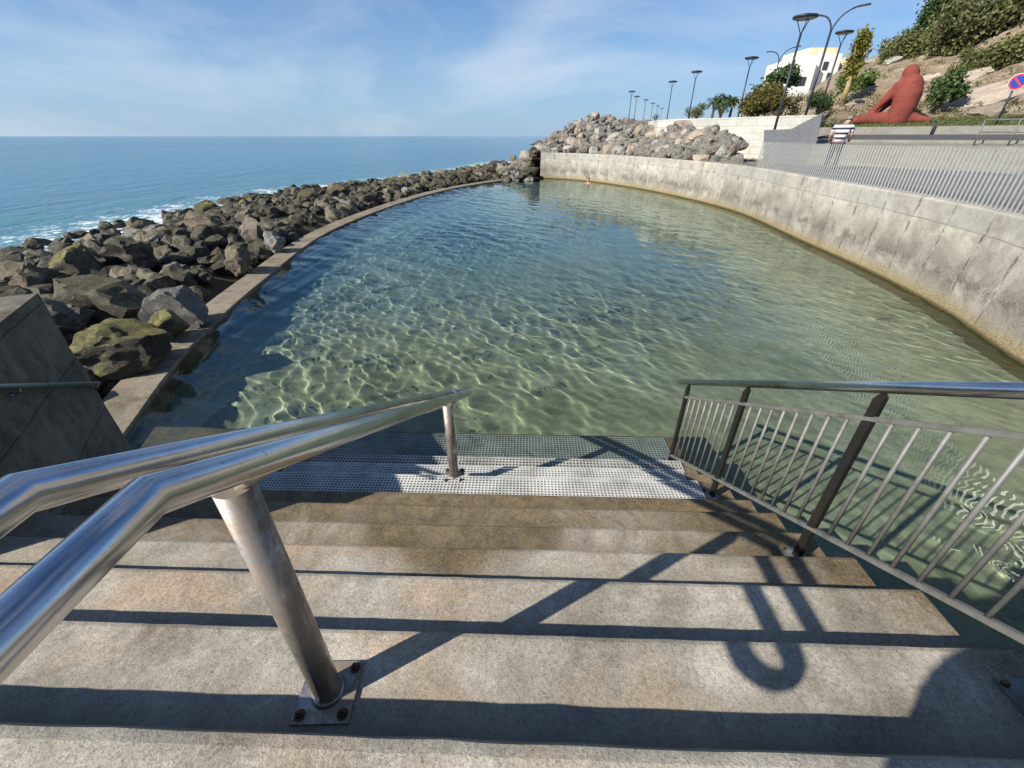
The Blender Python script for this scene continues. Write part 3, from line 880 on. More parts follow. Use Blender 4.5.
DESC = {'rk_dark': 'dark wet boulder in the low breakwater between the pool kerb and the sea',
        'rk_brown': 'brown weathered boulder in the low breakwater between the pool kerb and the sea',
        'rk_moss': 'boulder with yellow green algae in the low breakwater beside the pool kerb',
        'rk_grey': 'pale grey boulder among the dark rocks of the low breakwater'}
# the big ones by the near end of the kerb, each placed by hand: pixel of its centre, size, kind, label
hand = [((112, 352), 1.25, 'rk_moss', 'algae topped boulder touching the near end of the pool kerb'),
        ((178, 306), 1.30, 'rk_grey', 'big plain grey boulder beside the near part of the kerb'),
        ((112, 303), 1.55, 'rk_dark', 'big black boulder just behind the algae topped one by the kerb'),
        ((166, 326), .85, 'rk_moss', 'small mossy boulder leaning against the big plain grey one by the kerb'),
        ((78, 268), 1.45, 'rk_moss', 'yellow green boulder standing behind the dark parapet block'),
        ((20, 280), 1.5, 'rk_brown', 'brown boulder at the left edge just above the parapet block'),
        ((135, 258), 1.6, 'rk_dark', 'dark boulder halfway between the kerb and the sea behind the yellow green one'),
        ((238, 262), 1.0, 'rk_brown', 'upright brown boulder resting against the kerb above the big grey one'),
        ((252, 233), 1.3, 'rk_brown', 'tall brown boulder beside the small pale one that touches the kerb'),
        ((206, 226), 1.5, 'rk_brown', 'broad brown boulder in the middle of the breakwater left of the tall one'),
        ((275, 244), .8, 'rk_grey', 'small pale grey boulder touching the kerb by the tall brown one'),
        ((60, 322), 1.2, 'rk_dark', 'black boulder half hidden behind the top corner of the parapet block')]
placed = []
for (u, v), s, k, lab in hand:
    p = at_z(u, v, ZW + .45 * s * .55 + .15)
    boulder(p, s * 1.15, k, lab, GB); placed.append((Vector((p.x, p.y)), s * .5))
def scatter_breakwater(n):
    cand = 0; c = 0
    while c < n and cand < 30000:
        cand += 1
        y = random.uniform(-1, 100) if random.random() < .16 else random.uniform(3, 56)
        x = random.uniform(-20, 8)
        p = Vector((x, y))
        s = seaward(p)
        if s > .7 or inside(POLY, np.array([x]), np.array([y]))[0]: continue
        mk, q, _ = nearest(KOUT_L, p)
        # must lie between kerb and shore
        i = min(int(nearest(KOUT_L, p)[2]), len(KOUT_L) - 2); d = KOUT_L[i + 1] - KOUT_L[i]
        if d.x * (p.y - KOUT_L[i].y) - d.y * (p.x - KOUT_L[i].x) < 0: continue
        size = random.uniform(.75, 1.6) if y < 45 else random.uniform(1.2, 2.4)
        if mk < size * .45 - .05 or nearest(WALLP, p)[0] < size * .75: continue
        w = mk / (mk + abs(s))
        if any((p - a).length < (b + size * .5) * .60 for a, b in placed): continue
        placed.append((p, size * .5)); c += 1
        kind = random.choices(['rk_dark', 'rk_brown', 'rk_moss', 'rk_grey'], [4.2, 3.4, 1.8, 1.1] if s < -1.2 else [8, 1.0, .7, .1])[0]
        z = ZW - .10 + .34 * math.sin(math.pi * min(1, w * 1.15)) + random.uniform(-.08, .18) - (.35 if s > -.6 else 0) - .22 * max(0, 1 - mk / 1.6) - .06
        boulder((x, y, z), size * 1.25, kind, DESC[kind], GB, .85)
    print('breakwater boulders', c)
scatter_breakwater(165)

# mound at the far end
mound_top = [(500, 172), (520, 160), (545, 141), (570, 125), (597, 113), (618, 119), (640, 122), (680, 124), (715, 130), (745, 146)]
def mound_line(u):
    for (a, va), (b, vb) in zip(mound_top, mound_top[1:]):
        if a <= u <= b: return va + (vb - va) * (u - a) / (b - a)
def proj(p):
    f_ = p[1] * CP - p[2] * SP; return 512 + F * p[0] / f_, 384 - F * (p[1] * SP + p[2] * CP) / f_
FOOT = []
for p, n in zip(WALLP, normals2(WALLP)):
    q = p + n * .45
    if q.y > 15: FOOT.append((proj((q.x, q.y, ZWT))[0], q.x, q.y, proj((q.x, q.y, ZWT))[1]))
FOOT.sort()
def foot(u):
    for (a, xa, ya, va), (b, xb, yb, vb) in zip(FOOT, FOOT[1:]):
        if a <= u <= b: t = (u - a) / (b - a); return ya + (yb - ya) * t, va + (vb - va) * t
    return (FOOT[0][2], FOOT[0][3]) if u < FOOT[0][0] else (FOOT[-1][2], FOOT[-1][3])
def mound_bot(u):
    return 181 if u < 532 else foot(u)[1]
def mound_pt(u, f):
    """f 0 at the foot by the wall, 1 on the crest"""
    t0 = at_z(u, 181, ZW).y if u < 532 else foot(u)[0]
    depth = 3.0 + 10.0 * math.exp(-((u - 600) / 70.0) ** 2)
    y = t0 + depth * f ** 1.1
    vv = mound_bot(u) + (mound_line(u) - mound_bot(u)) * f
    d = ray(u, vv); return d * (y / d.y)
def mound_base():
    us = np.linspace(501, 744, 40); v = []; f = []; nf = 9
    for u in us:
        for j in range(nf): 
            p = mound_pt(u, j / (nf - 1)); d = ray(u, 384); v.append((p.x, p.y, p.z - .55))
        p = mound_pt(u, 1); v.append((p.x + p.x / p.y * 8, p.y + 8, ZWT - 2.5))
    k = nf + 1
    for i in range(len(us) - 1):
        for j in range(k - 1): f.append((i * k + j, (i + 1) * k + j, (i + 1) * k + j + 1, i * k + j + 1))
    me = bpy.data.meshes.new('rubble_slope'); me.from_pydata(v, [], f); me.update()
    tag(link('rubble_slope', me, M['rk_mauve']), kind='structure')
mound_base()
GM = 'boulders of the rock mound at the far end of the pool'
DM = {'rk_tan': 'dry tan boulder in the tall rock mound behind the far pool wall',
      'rk_mauve': 'dry reddish grey boulder in the tall rock mound behind the far pool wall',
      'rk_light': 'dry light grey boulder in the tall rock mound behind the far pool wall',
      'rk_dark': 'dark wet boulder at the seaward foot of the tall rock mound'}
mh = [((722, 153), 1.15, 'rk_light', 'pale pointed boulder at the right end of the mound beside the pebbles'),
      ((697, 138), 1.75, 'rk_tan', 'largest flat topped boulder on the right shoulder of the mound'),
      ((737, 141), 1.0, 'rk_light', 'grey boulder topping the right end of the mound below the white wall'),
      ((632, 150), 1.5, 'rk_tan', 'long pale slab lying on the pool wall at the foot of the mound'),
      ((596, 116), 1.2, 'rk_tan', 'topmost boulder on the peak of the rock mound')]
mp_ = []
for (u, v), s, k, lab in mh:
    f = (v - mound_bot(u)) / (mound_line(u) - mound_bot(u)); p = mound_pt(u, min(1, f))
    boulder(p, s * 1.1, k, lab, GM, .9); mp_.append(p.copy())
for (u, v), s_, k in [((531, 175), 1.3, 'rk_dark'), ((524, 171), 1.2, 'rk_dark'), ((534, 166), 1.4, 'rk_dark'), ((528, 162), 1.2, 'rk_mauve'), ((537, 158), 1.1, 'rk_mauve'), ((538, 174), 1.0, 'rk_dark'), ((537, 169), .9, 'rk_dark')]:
    p = pt_at(u, v, 48.0); boulder(p, s_ * 1.25, k, DM[k], GM); mp_.append(p.copy())
c = 0; tries = 0
while c < 111 and tries < 20000:
    tries += 1
    u = random.uniform(503, 744); f = random.random() ** .9
    if u > 700 and f < (u - 700) / 45 * .75: continue
    f = max(f, .09); p = mound_pt(u, f); s = random.uniform(.75, 1.45) * (1.15 if u < 640 else .95)
    if any((p - q).length < s * .66 for q in mp_): continue
    mp_.append(p.copy()); c += 1
    wet = u < 535 and f < .7
    k = 'rk_dark' if wet else random.choices(['rk_tan', 'rk_mauve', 'rk_light'], [3, 2.4, 2.4])[0]
    boulder(p - Vector((0, 0, .1)), s * 1.2, k, DM[k], GM)
print('mound boulders', c)
# the many smaller stones wedged between them: past the count, one mass
def rubble():
    v = []; f = []
    src = [ROCKS[k][0] for k in ('rk_tan',)] ; bm = bmesh.new(); bmesh.ops.create_icosphere(bm, subdivisions=2, radius=.5)
    bv = [q.co.copy() for q in bm.verts]; bf = [[w.index for w in q.verts] for q in bm.faces]; bm.free()
    V = []; Fc = []
    for i in range(800):
        u = random.uniform(505, 745); f_ = random.random(); p = mound_pt(u, f_); s = random.uniform(.3, .75)
        if u > 700 and f_ < (u - 695) / 45 * .85: continue
        rot = Matrix.Rotation(random.uniform(0, 6), 3, 'Z') @ Matrix.Rotation(random.uniform(0, 6), 3, 'X')
        off = Vector((i * 3.7, 0, 0)); n0 = len(V)
        for q in bv:
            e = 1 + .5 * mnoise.noise(q * 2.2 + off); w = rot @ Vector((q.x * 1.2, q.y * .9, q.z * .75)) * (s * e); V.append(p + w)
        Fc += [tuple(n0 + w for w in q) for q in bf]
    me = bpy.data.meshes.new('rubble'); me.from_pydata([tuple(q) for q in V], [], Fc); me.update()
    tag(link('rubble', me, M['rk_light']), 'small stones wedged between the boulders of the rock mound', 'rubble', kind='stuff')
rubble()
def bank_rubble():
    bm = bmesh.new(); bmesh.ops.create_icosphere(bm, subdivisions=2, radius=.5)
    bv = [q.co.copy() for q in bm.verts]; bf = [[w.index for w in q.verts] for q in bm.faces]; bm.free()
    V = []; Fc = []; c = 0
    while c < 1200:
        p = Vector((random.uniform(-19, 4), random.uniform(2, 60)))
        s_ = seaward(p)
        if s_ > .8 or inside(POLY, np.array([p.x]), np.array([p.y]))[0]: continue
        mk, q, t_ = nearest(KOUT_L, p); i = min(int(t_), len(KOUT_L) - 2); d = KOUT_L[i + 1] - KOUT_L[i]
        if mk < .25 or d.x * (p.y - KOUT_L[i].y) - d.y * (p.x - KOUT_L[i].x) < 0: continue
        c += 1; w = mk / (mk + abs(s_)); z = ZW + .02 + .30 * math.sin(math.pi * min(1, w * 1.2)); s = random.uniform(.3, .85); n0 = len(V)
        rot = Matrix.Rotation(random.uniform(0, 6), 3, 'Z') @ Matrix.Rotation(random.uniform(0, 6), 3, 'X'); off = Vector((c * 3.7, 0, 0))
        for q in bv:
            e = 1 + .6 * mnoise.noise(q * 2.4 + off); V.append(Vector((p.x, p.y, z)) + rot @ Vector((q.x * 1.2, q.y * .9, q.z * .75)) * (s * e))
        Fc += [tuple(n0 + w_ for w_ in q) for q in bf]
    me = bpy.data.meshes.new('breakwater_rubble'); me.from_pydata([tuple(q) for q in V], [], Fc); me.update()
    tag(link('breakwater_rubble', me, M['rk_dark']), 'small dark stones wedged between the boulders of the breakwater', 'rubble', kind='stuff')
bank_rubble()

# ------------------------------------------------------------------ land on the right
LP0 = Vector((16.8, 27.4)); LD = Vector((.70, -.72)).normalized(); LN = Vector((.72, .70)).normalized()
def land(s, off, z): q = LP0 + LD * s + LN * off; return Vector((q.x, q.y, z))
def sheet(name, pts, mat, kind='structure'):
    m = MB(); m.add(pts, [tuple(range(len(pts)))]); o = m.build(name, mat, normals=False)
    if o.data.polygons[0].normal.z < 0: o.data.flip_normals()
    return tag(o, kind=kind) if kind else o
WN = normals2(WALLP)
# promenade: strip from the pool wall to the low wall
pr = [p + n * .5 for p, n in zip(WALLP, WN)]
i_end = min(range(len(pr)), key=lambda i: abs((512 + F * pr[i].x / (pr[i].y * CP + 1.4 * SP)) - 750))
front = pr[:i_end + 1]
v = []; f = []
for i, p in enumerate(front):
    q = Vector((38 - 20 * i / (len(front) - 1), -14 + 41 * i / (len(front) - 1)))
    v += [(p.x, p.y, ZWT - .02), (q.x, q.y, ZWT - .02)]
for i in range(len(front) - 1): f.append((2 * i, 2 * i + 1, 2 * i + 3, 2 * i + 2))
me = bpy.data.meshes.new('promenade'); me.from_pydata(v, [], f); me.update()
if me.polygons[0].normal.z < 0: me.flip_normals()
tag(link('promenade', me, M['pave']), kind='structure')
# ground under everything further on
far_pts = [Vector((p.x, p.y, ZWT - .03)) for p in pr[i_end:]] + [Vector((2.2, 60, ZWT - .6)), Vector((20, 110, ZWT)), Vector((60, 110, ZWT)), Vector((40, 27, ZWT - .03)), Vector((17.9, 27, ZWT - .03))]
sheet('gravel_ground', far_pts, M['gravel'])
# pebbles
def pebbles():
    bm = bmesh.new(); bmesh.ops.create_icosphere(bm, subdivisions=1, radius=.5)
    bv = [q.co.copy() for q in bm.verts]; bf = [[w.index for w in q.verts] for q in bm.faces]; bm.free()
    V = []; Fc = []
    for i in range(4200):
        if i % 2:
            u = random.uniform(696, 747); p = mound_pt(min(u, 744.5), random.random() ** 1.2 * min(.95, (u - 690) / 48)); p.z -= .42
        else:
            u = random.uniform(735, 790); vv = random.uniform(145, 170)
            if vv > foot(u)[1] - 1: continue
            p = at_z(u, vv, ZWT)
        if p.y > 40: continue
        s = random.uniform(.09, .19); n0 = len(V)
        a = random.uniform(0, 6)
        for q in bv: V.append((p.x + (q.x * math.cos(a) - q.y * math.sin(a) * .7) * s, p.y + (q.x * math.sin(a) + q.y * math.cos(a) * .7) * s, p.z + .01 + q.z * s * .6))
        Fc += [tuple(n0 + w for w in q) for q in bf]
    me = bpy.data.meshes.new('pebbles'); me.from_pydata(V, [], Fc); me.update()
    tag(link('pebbles', me, M['rk_light']), 'bed of grey pebbles between the rock mound and the bar fence', 'pebbles', kind='stuff')
pebbles()

# low pale wall, footway, road, kerb wall, verge
m = MB()
a, b = land(-1.5, 0, 0), land(46, 0, 0)
def strip(name, o1, z1, o2, z2, mat, s0=-1.2, s1=46, kind='structure'):
    return sheet(name, [land(s0, o1, z1), land(s1, o1, z1), land(s1, o2, z2), land(s0, o2, z2)], mat, kind)
def wallbox(name, o1, o2, zb, zt, mat, label, cat='wall', s0=-1.5, s1=46):
    m = MB(); m.prism([land(s0, o1, zb), land(s1, o1, zb), land(s1, o2, zb), land(s0, o2, zb)], (0, 0, zt - zb))
    return tag(m.build(name, mat, bevel=.02), label, cat)
wallbox('low_wall', 0, .35, ZWT - .1, -.42, M['low_wall'], 'long low pale wall between the promenade and the road')
strip('footway', .35, -.44, 2.0, -.30, M['low_wall'])
strip('road', 2.0, -.30, 9.0, .08, M['asphalt'])
m = MB(); m.prism([land(-1.2, 1.85, -.6), land(46, 1.85, -.6), land(46, 2.0, -.6), land(-1.2, 2.0, -.6)], (0, 0, .42)); tag(m.build('road_kerb', M['low_wall'], bevel=.02), kind='structure')
sheet('road_line', [land(-1.2, 2.35, -.278), land(46, 2.35, -.278), land(46, 2.5, -.270), land(-1.2, 2.5, -.270)], M['white_line'])
wallbox('kerb_wall', 9.0, 9.5, -.2, .52, M['low_wall'], 'low pale kerb wall holding the grass verge beyond the road', 'wall', -3)
strip('grass_verge', 9.5, .50, 14.5, 1.2, M['verge'])
def grass():
    V = []; Fc = []
    for i in range(9000):
        s = random.uniform(-8, 30); o_ = random.uniform(9.6, 14)
        p = land(s, o_, .5 + (o_ - 9.5) * .14); h = random.uniform(.06, .18); a = random.uniform(0, 6.28); w = .03
        d = Vector((math.cos(a), math.sin(a), 0)); e = Vector((random.gauss(0, .08), random.gauss(0, .08), h)); n0 = len(V)
        V += [p - d * w, p + d * w, p + e]; Fc.append((n0, n0 + 1, n0 + 2))
    me = bpy.data.meshes.new('grass'); me.from_pydata([tuple(q) for q in V], [], Fc); me.update()
    tag(link('grass', me, M['verge']), 'short green grass on the verge below the hillside', 'grass', kind='stuff')
grass()

# white wall carrying the upper terrace
ZU = 1.12
ww = [at_t(825, 112, 1), None]
wA = pt_at(822, 112, 30.5); wB = pt_at(735, 114, 35); wC = pt_at(650, 119.5, 44); wD = pt_at(644, 121, 80)
WW = smooth_poly([Vector((p.x, p.y)) for p in (wA, wB, wC, wD)], 6)
o = ribbon('terrace_wall', WW, [(.0, ZWT - .3), (.0, ZU - .02), (.02, ZU), (.45, ZU), (.46, ZU - .3), (.46, ZWT - .3)], M['white_wall'])
tag(o, 'long white stone wall carrying the upper terrace behind the rock mound', 'wall')
tp = [Vector((p.x, p.y, ZU - .35)) for p in (q + n * .45 for q, n in zip(WW, normals2(WW)))]
sheet('upper_terrace', tp + [Vector((60, 130, ZU - .3)), Vector((60, 60, ZU - .3)), land(-3, 9, ZU - .35), Vector((wA.x + .9, wA.y + .3, ZU - .35))], M['pave'])
# grey wing wall
g0 = at_z(764, 163, ZWT); yb = 27.2
poly = [pt_at(763, 165, yb), pt_at(764, 130, yb), pt_at(791, 129, yb), pt_at(823, 112.3, yb), pt_at(812, 165, yb)]
poly[4].z = poly[0].z = ZWT - .1
m = MB(); m.prism(poly, (.45, .75, 0)); tag(m.build('wing_wall', M['wing'], bevel=.02), 'grey concrete wing wall stepping up to the end of the white wall', 'wall')

# promenade fence of flat bars on the pool wall
def bar_fence():
    P = [p + n * .22 for p, n in zip(WALLP, WN)]; L = cumlen(P)
    # start where the photo's fence starts
    best = min(range(len(P)), key=lambda i: abs((512 + F * P[i].x / (P[i].y * CP - ZWT * SP)) - 753) if P[i].y > 10 else 1e9)
    s_far = L[best]; step = .152; hgt = 1.12
    root = empty('bar_fence', (P[best].x, P[best].y, ZWT), 'pale open fence of many upright flat bars along the top of the pool wall', 'fence'); o = root.location
    def on(s):
        for i in range(len(P) - 1):
            if s <= L[i + 1]: return P[i].lerp(P[i + 1], (s - L[i]) / (L[i + 1] - L[i])), (P[i + 1] - P[i]).normalized()
    m = MB()
    n = int(s_far / step); bars = []
    for k in range(n):
        s = s_far - k * step; bars.append(on(s))
    src = None
    vis = []; rest = MB()
    for (p, d) in bars:
        u = 512 + F * p.x / max(.1, (p.y * CP - ZWT * SP))
        vis.append(p.y > 0 and u < 1090)
    order = [i for i in range(n) if vis[i]]
    keep = set(order[-100:])
    m0 = MB(); m0.box((0, 0, hgt / 2), (.014, .040, hgt)); m0.box((0, 0, .006), (.06, .08, .012))
    src = None
    for i, (p, d) in enumerate(bars):
        a = math.atan2(d.y, d.x) + R(37)
        if i in keep:
            if src is None: b = m0.build('bar', M['bar'], root); src = b
            else: b = src.copy(); COL.objects.link(b); b.parent = root
            b.location = Vector((p.x, p.y, ZWT)) - o; b.rotation_euler = (0, 0, a + R(90))
        else:
            rest.box(Vector((p.x, p.y, ZWT + hgt / 2)) - o, (.014, .040, hgt), Matrix.Rotation(a + R(90), 3, 'Z'))
    if rest.v: tag(rest.build('bar', M['bar'], root), kind='stuff')
    print('fence bars', n, len(order))
bar_fence()

# hill
def hill():
    us = [742, 775, 800, 822, 845, 870, 895, 925, 955, 990, 1030, 1080, 1150, 1250, 1400, 1700]
    base_v = [121, 121, 120, 120, 119, 119, 119, 119, 119, 119, 120, 121, 124, 128, 136, 160]
    top_v = [112, 108, 98, 82, 66, 58, 48, 40, 28, 6, -30, -60, -100, -150, -230, -380]
    v = []; f = []; nf = 44
    for i in range(len(us)):
        pass
    def lerpu(arr, u):
        for a in range(len(us) - 1):
            if us[a] <= u <= us[a + 1]:
                t = (u - us[a]) / (us[a + 1] - us[a]); return arr[a] + (arr[a + 1] - arr[a]) * t
        return arr[-1]
    uu = list(np.linspace(742, 1100, 130)) + list(np.linspace(1120, 1700, 30))
    for u in uu:
        bv = lerpu(base_v, u); tv = lerpu(top_v, u)
        # base lies on the verge line (offset 14 from the low wall) where that runs, else further back
        d = ray(u, bv); t = (LP0 + LN * 13.2 - Vector((0, 0))).dot(LN) / (Vector((d.x, d.y)).dot(LN)); t = min(t, 64)
        k = max(0, min(1, (840 - u) / 90)); t = t * (1 - k) + 62 * k
        for j in range(nf):
            g = j / (nf - 1); vv = bv + (tv - bv) * g; dd = ray(u, vv); tt = t + 22 * g ** 1.15
            p = dd * tt
            if j == 0: p.z = min(p.z, .9) - .3
            w = Vector((p.x, p.y, p.z))
            e = mnoise.fractal(w * .16, 1.0, 2.0, 5) * 1.9 + (abs(mnoise.noise(w * .33 + Vector((5, 0, 0)))) - .25) * 2.6 + (abs(mnoise.noise(w * .9)) - .2) * 1.1
            fade = min(1, g * 4) * (1 - .75 * g)
            p = p + Vector((-.55, -.75, .15)) * e * fade
            v.append(tuple(p))
        p = ray(u, tv) * (t + 22); v.append((p.x * 1.5, p.y * 1.5, p.z - 4))
    k = nf + 1
    for i in range(len(uu) - 1):
        for j in range(k - 1): f.append((i * k + j, (i + 1) * k + j, (i + 1) * k + j + 1, i * k + j + 1))
    me = bpy.data.meshes.new('hill'); me.from_pydata(v, [], f); me.update()
    for p in me.polygons: p.use_smooth = True
    t = NT('dry hillside rock'); vv = t.coord()
    big = t.noise(vv, .18, 8, .65, .6); mid = t.noise(vv, .9, 9, .72, .5); fine = t.noise(vv, 5, 6, .75)
    lay = t.noise(t.coord('Object', (.25, .25, 1.6)), 1.0, 6, .65, .4)
    c = t.ramp(t.mix(.5, big, mid), [(.32, (.16, .115, .075)), (.5, (.33, .255, .18)), (.68, (.47, .40, .31))])
    c = t.mix(.5, c, t.ramp(lay, [(.35, .6), (.6, 1.15)]), 'MULTIPLY')
    scrub = t.ramp(t.mix(.4, t.noise(vv, .5, 6, .7, .4), fine), [(.54, 0), (.62, 1)])
    c = t.mix(t.math('MULTIPLY', scrub, .55), c, (.10, .095, .045))
    c = t.mix(.5, c, t.ramp(fine, [(.3, .6), (.7, 1.3)]), 'MULTIPLY')
    t.bsdf(c, .95, t.bump(t.mix(.4, mid, fine), .9, .35), spec=.1)
    tag(link('hill', me, t.m), kind='structure')
    return lerpu, base_v, top_v
lerpu, hb, ht = hill()
def hill_pt(u, v):
    """point on (about) the hillside at a pixel"""
    bv, tv = lerpu(hb, u), lerpu(ht, u); g = max(0, min(1, (v - bv) / (tv - bv)))
    d = ray(u, bv); t = (LP0 + LN * 13.2).dot(LN) / (Vector((d.x, d.y)).dot(LN)); t = min(t, 64)
    k = max(0, min(1, (840 - u) / 90)); t = t * (1 - k) + 62 * k
    return ray(u, v) * (t + 22 * g ** 1.15)

# ------------------------------------------------------------------ lamps
def disc_lamp(base, height, label, name='street_lamp', head=.62):
    root = empty(name, base, label, 'street lamp', 'promenade lamps with flat round heads')
    m = MB(); m.lathe([(.13, 0), (.13, .12), (.085, .16)], (0, 0, 0), 14); m.tube([(0, 0, .1), (0, 0, height - .75)], [.075, .055], 12); m.build('pole', M['lamp'], root)
    m = MB()
    for k in range(3):
        a = k * 2.094 + .4; m.tube([(0, 0, height - .8), (math.cos(a) * head * .62, math.sin(a) * head * .62, height - .12)], .022, 6)
    m.build('arm', M['lamp'], root)
    m = MB(); m.lathe([(head * .92, 0), (head, .05), (head * .97, .11), (head * .5, .17), (.05, .19)], (0, 0, height - .14), 26)
    hd = m.build('lamp_head', M['lamp'], root)
    m = MB(); m.lathe([(head * .8, -.02), (head * .84, -.002)], (0, 0, height - .145), 24); m.build('lens', M['lens'], hd)
    return root
def lamp_by_px(ub, vb, ut, vt, zt_guess=None, y=None, label='', zb=None):
    """a vertical lamp whose head is at pixel (ut, vt) at depth y"""
    top = pt_at(ut, vt, y); b = Vector((top.x, top.y, zb)); return b, top.z - zb
specs = [((806, 15), 28.4, ZWT, 'tall disc headed lamp nearest the pool, standing behind the bar fence'),
         ((845, 31), 40, ZU - .5, 'disc headed lamp standing just right of the tall two armed road lamp'),
         ((752, 57), 50, ZU - .35, 'disc headed lamp behind the white wall left of the orange green bushes'),
         ((697, 71), 60, ZU - .35, 'disc headed lamp above the dry shrubs near the left end of the white wall'),
         ((673, 81), 72, ZU - .35, 'disc headed lamp above the low left end of the white wall'),
         ((632, 91), 88, ZU - .35, 'leftmost disc headed lamp of the far row above the rock mound'),
         ((637, 96), 104, ZU - .35, 'second disc headed lamp from the left in the far row'),
         ((646, 99.5), 120, ZU - .35, 'third disc headed lamp from the left in the far row'),
         ((653, 103), 140, ZU - .35, 'fourth disc headed lamp from the left in the far row'),
         ((658, 105.5), 160, ZU - .35, 'fifth disc headed lamp from the left in the far row'),
         ((662, 108), 185, ZU - .35, 'sixth and faintest disc headed lamp of the far row')]
for (ut, vt), y, zb, lab in specs:
    b, h = lamp_by_px(0, 0, ut, vt, y=y, zb=zb); disc_lamp(b, h, lab, head=.60 if y < 45 else .62)
def arm_lamp(base, height, label, span=1.5, ang=0):
    root = empty('street_lamp', base, label, 'street lamp', 'two armed road lamps', rz=ang)
    m = MB(); m.tube([(0, 0, 0), (0, 0, height - 1.3)], [.1, .07], 12); m.lathe([(.15, 0), (.15, .3), (.1, .34)], (0, 0, 0), 12); m.build('pole', M['lamp'], root)
    for s in (-1, 1):
        k = .62 if s < 0 else .8
        m = MB(); pts = [(0, 0, height - 1.35)] + [(s * span * k * (1 - math.cos(q)) , 0, height - 1.35 + 1.15 * math.sin(q) + (.15 if s > 0 else 0)* q) for q in (.25, .5, .75, 1.0, 1.25, 1.5)]
        m.tube(pts, .05, 8); ar = m.build('arm', M['lamp'], root)
        e = Vector(pts[-1])
        m = MB(); m.prism([e + Vector((0, -.11, -.03)), e + Vector((s * .75, -.16, .03)), e + Vector((s * .78, .16, .03)), e + Vector((0, .11, -.03))], (0, 0, .09)); m.build('lamp_head', M['lamp'], ar, bevel=.02)
    return root
for (uf, vf), y, zb, sp, lab in [((833, 24), 38, ZU - .9, 1.45, 'tall two armed road lamp in front of the white buildings'),
                             ((780, 57), 62, ZU - .35, 1.5, 'two armed road lamp left of the white buildings above the small tree'),
                             ((757, 88), 95, ZU - .35, 1.5, 'distant two armed road lamp above the orange green bushes')]:
    p = pt_at(uf, vf, y); arm_lamp(Vector((p.x, p.y, zb)), p.z - zb + .75, lab, sp, R(-38))
for (ut, vt), lab in [((891, 41), 'small lamp on the bare ridge of the hill above the red sculpture'), ((870, 50), 'smallest lamp on the ridge beside the leaning cypress')]:
    p = pt_at(ut, vt, 80 if ut > 880 else 95); root = empty('ridge_lamp', p - Vector((0, 0, 2.2)), lab, 'street lamp', 'lamps on the hill ridge')
    m = MB(); m.tube([(0, 0, -.6), (0, 0, 2.1)], .06, 8); m.build('pole', M['lamp'], root)
    m = MB(); m.lathe([(.12, 1.8), (.38, 2.02), (.40, 2.15), (.15, 2.28)], (0, 0, 0), 12); m.build('lamp_head', M['lamp'], root)

# ------------------------------------------------------------------ plants
M['lf_green'] = mat_leaf('fresh green leaves', (.03, .06, .015), (.18, .25, .06))
M['lf_dark'] = mat_leaf('dark green leaves', (.02, .04, .015), (.105, .155, .05))
M['lf_olive'] = mat_leaf('olive grey leaves', (.04, .048, .018), (.22, .22, .09))
M['lf_yel'] = mat_leaf('yellow green leaves', (.05, .06, .010), (.28, .25, .05))
M['lf_rust'] = mat_leaf('rusty green leaves', (.03, .038, .012), (.20, .165, .045))
def foliage(name, mat, blobs, n, size, parent=None, droop=0.0, seed=0):
    """leaf clumps spread through blobs [(centre, radii, weight)]"""
    r = np.random.default_rng(seed + 1000); V = []; Fc = []; T = []
    wts = np.array([b[2] for b in blobs], float); wts /= wts.sum()
    for c in range(n):
        cen, rad, _ = blobs[r.choice(len(blobs), p=wts)]
        d = r.normal(size=3); d /= np.linalg.norm(d); q = r.random() ** .38
        nz = 1 + .35 * mnoise.noise(Vector(d * 1.8) + Vector(cen))
        p = Vector(cen) + Vector((d[0] * rad[0], d[1] * rad[1], d[2] * rad[2])) * (q * nz)
        tone = float(np.clip(.5 + .5 * mnoise.noise(p * (1.1 / max(.3, size * 5))) + r.normal(0, .18), 0, 1))
        for l in range(4):
            e = p + Vector(r.normal(0, size * .8, 3)); a = Vector(r.normal(size=3)).normalized(); a.z -= droop; a.normalize()
            b = a.cross(Vector(r.normal(size=3))).normalized(); L = size * r.uniform(.7, 1.5); w = L * .32
            n0 = len(V); V += [e - b * w * .3, e + a * L * .5 - b * w, e + a * L, e + a * L * .5 + b * w]; Fc.append((n0, n0 + 1, n0 + 2, n0 + 3)); T.append(float(np.clip(tone + r.normal(0, .12), 0, 1)))
    me = bpy.data.meshes.new(name); me.from_pydata([tuple(q) for q in V], [], Fc); me.update()
    at = me.attributes.new('tint', 'FLOAT', 'FACE'); at.data.foreach_set('value', T)
    return link(name, me, mat, parent)
SEED = [0]
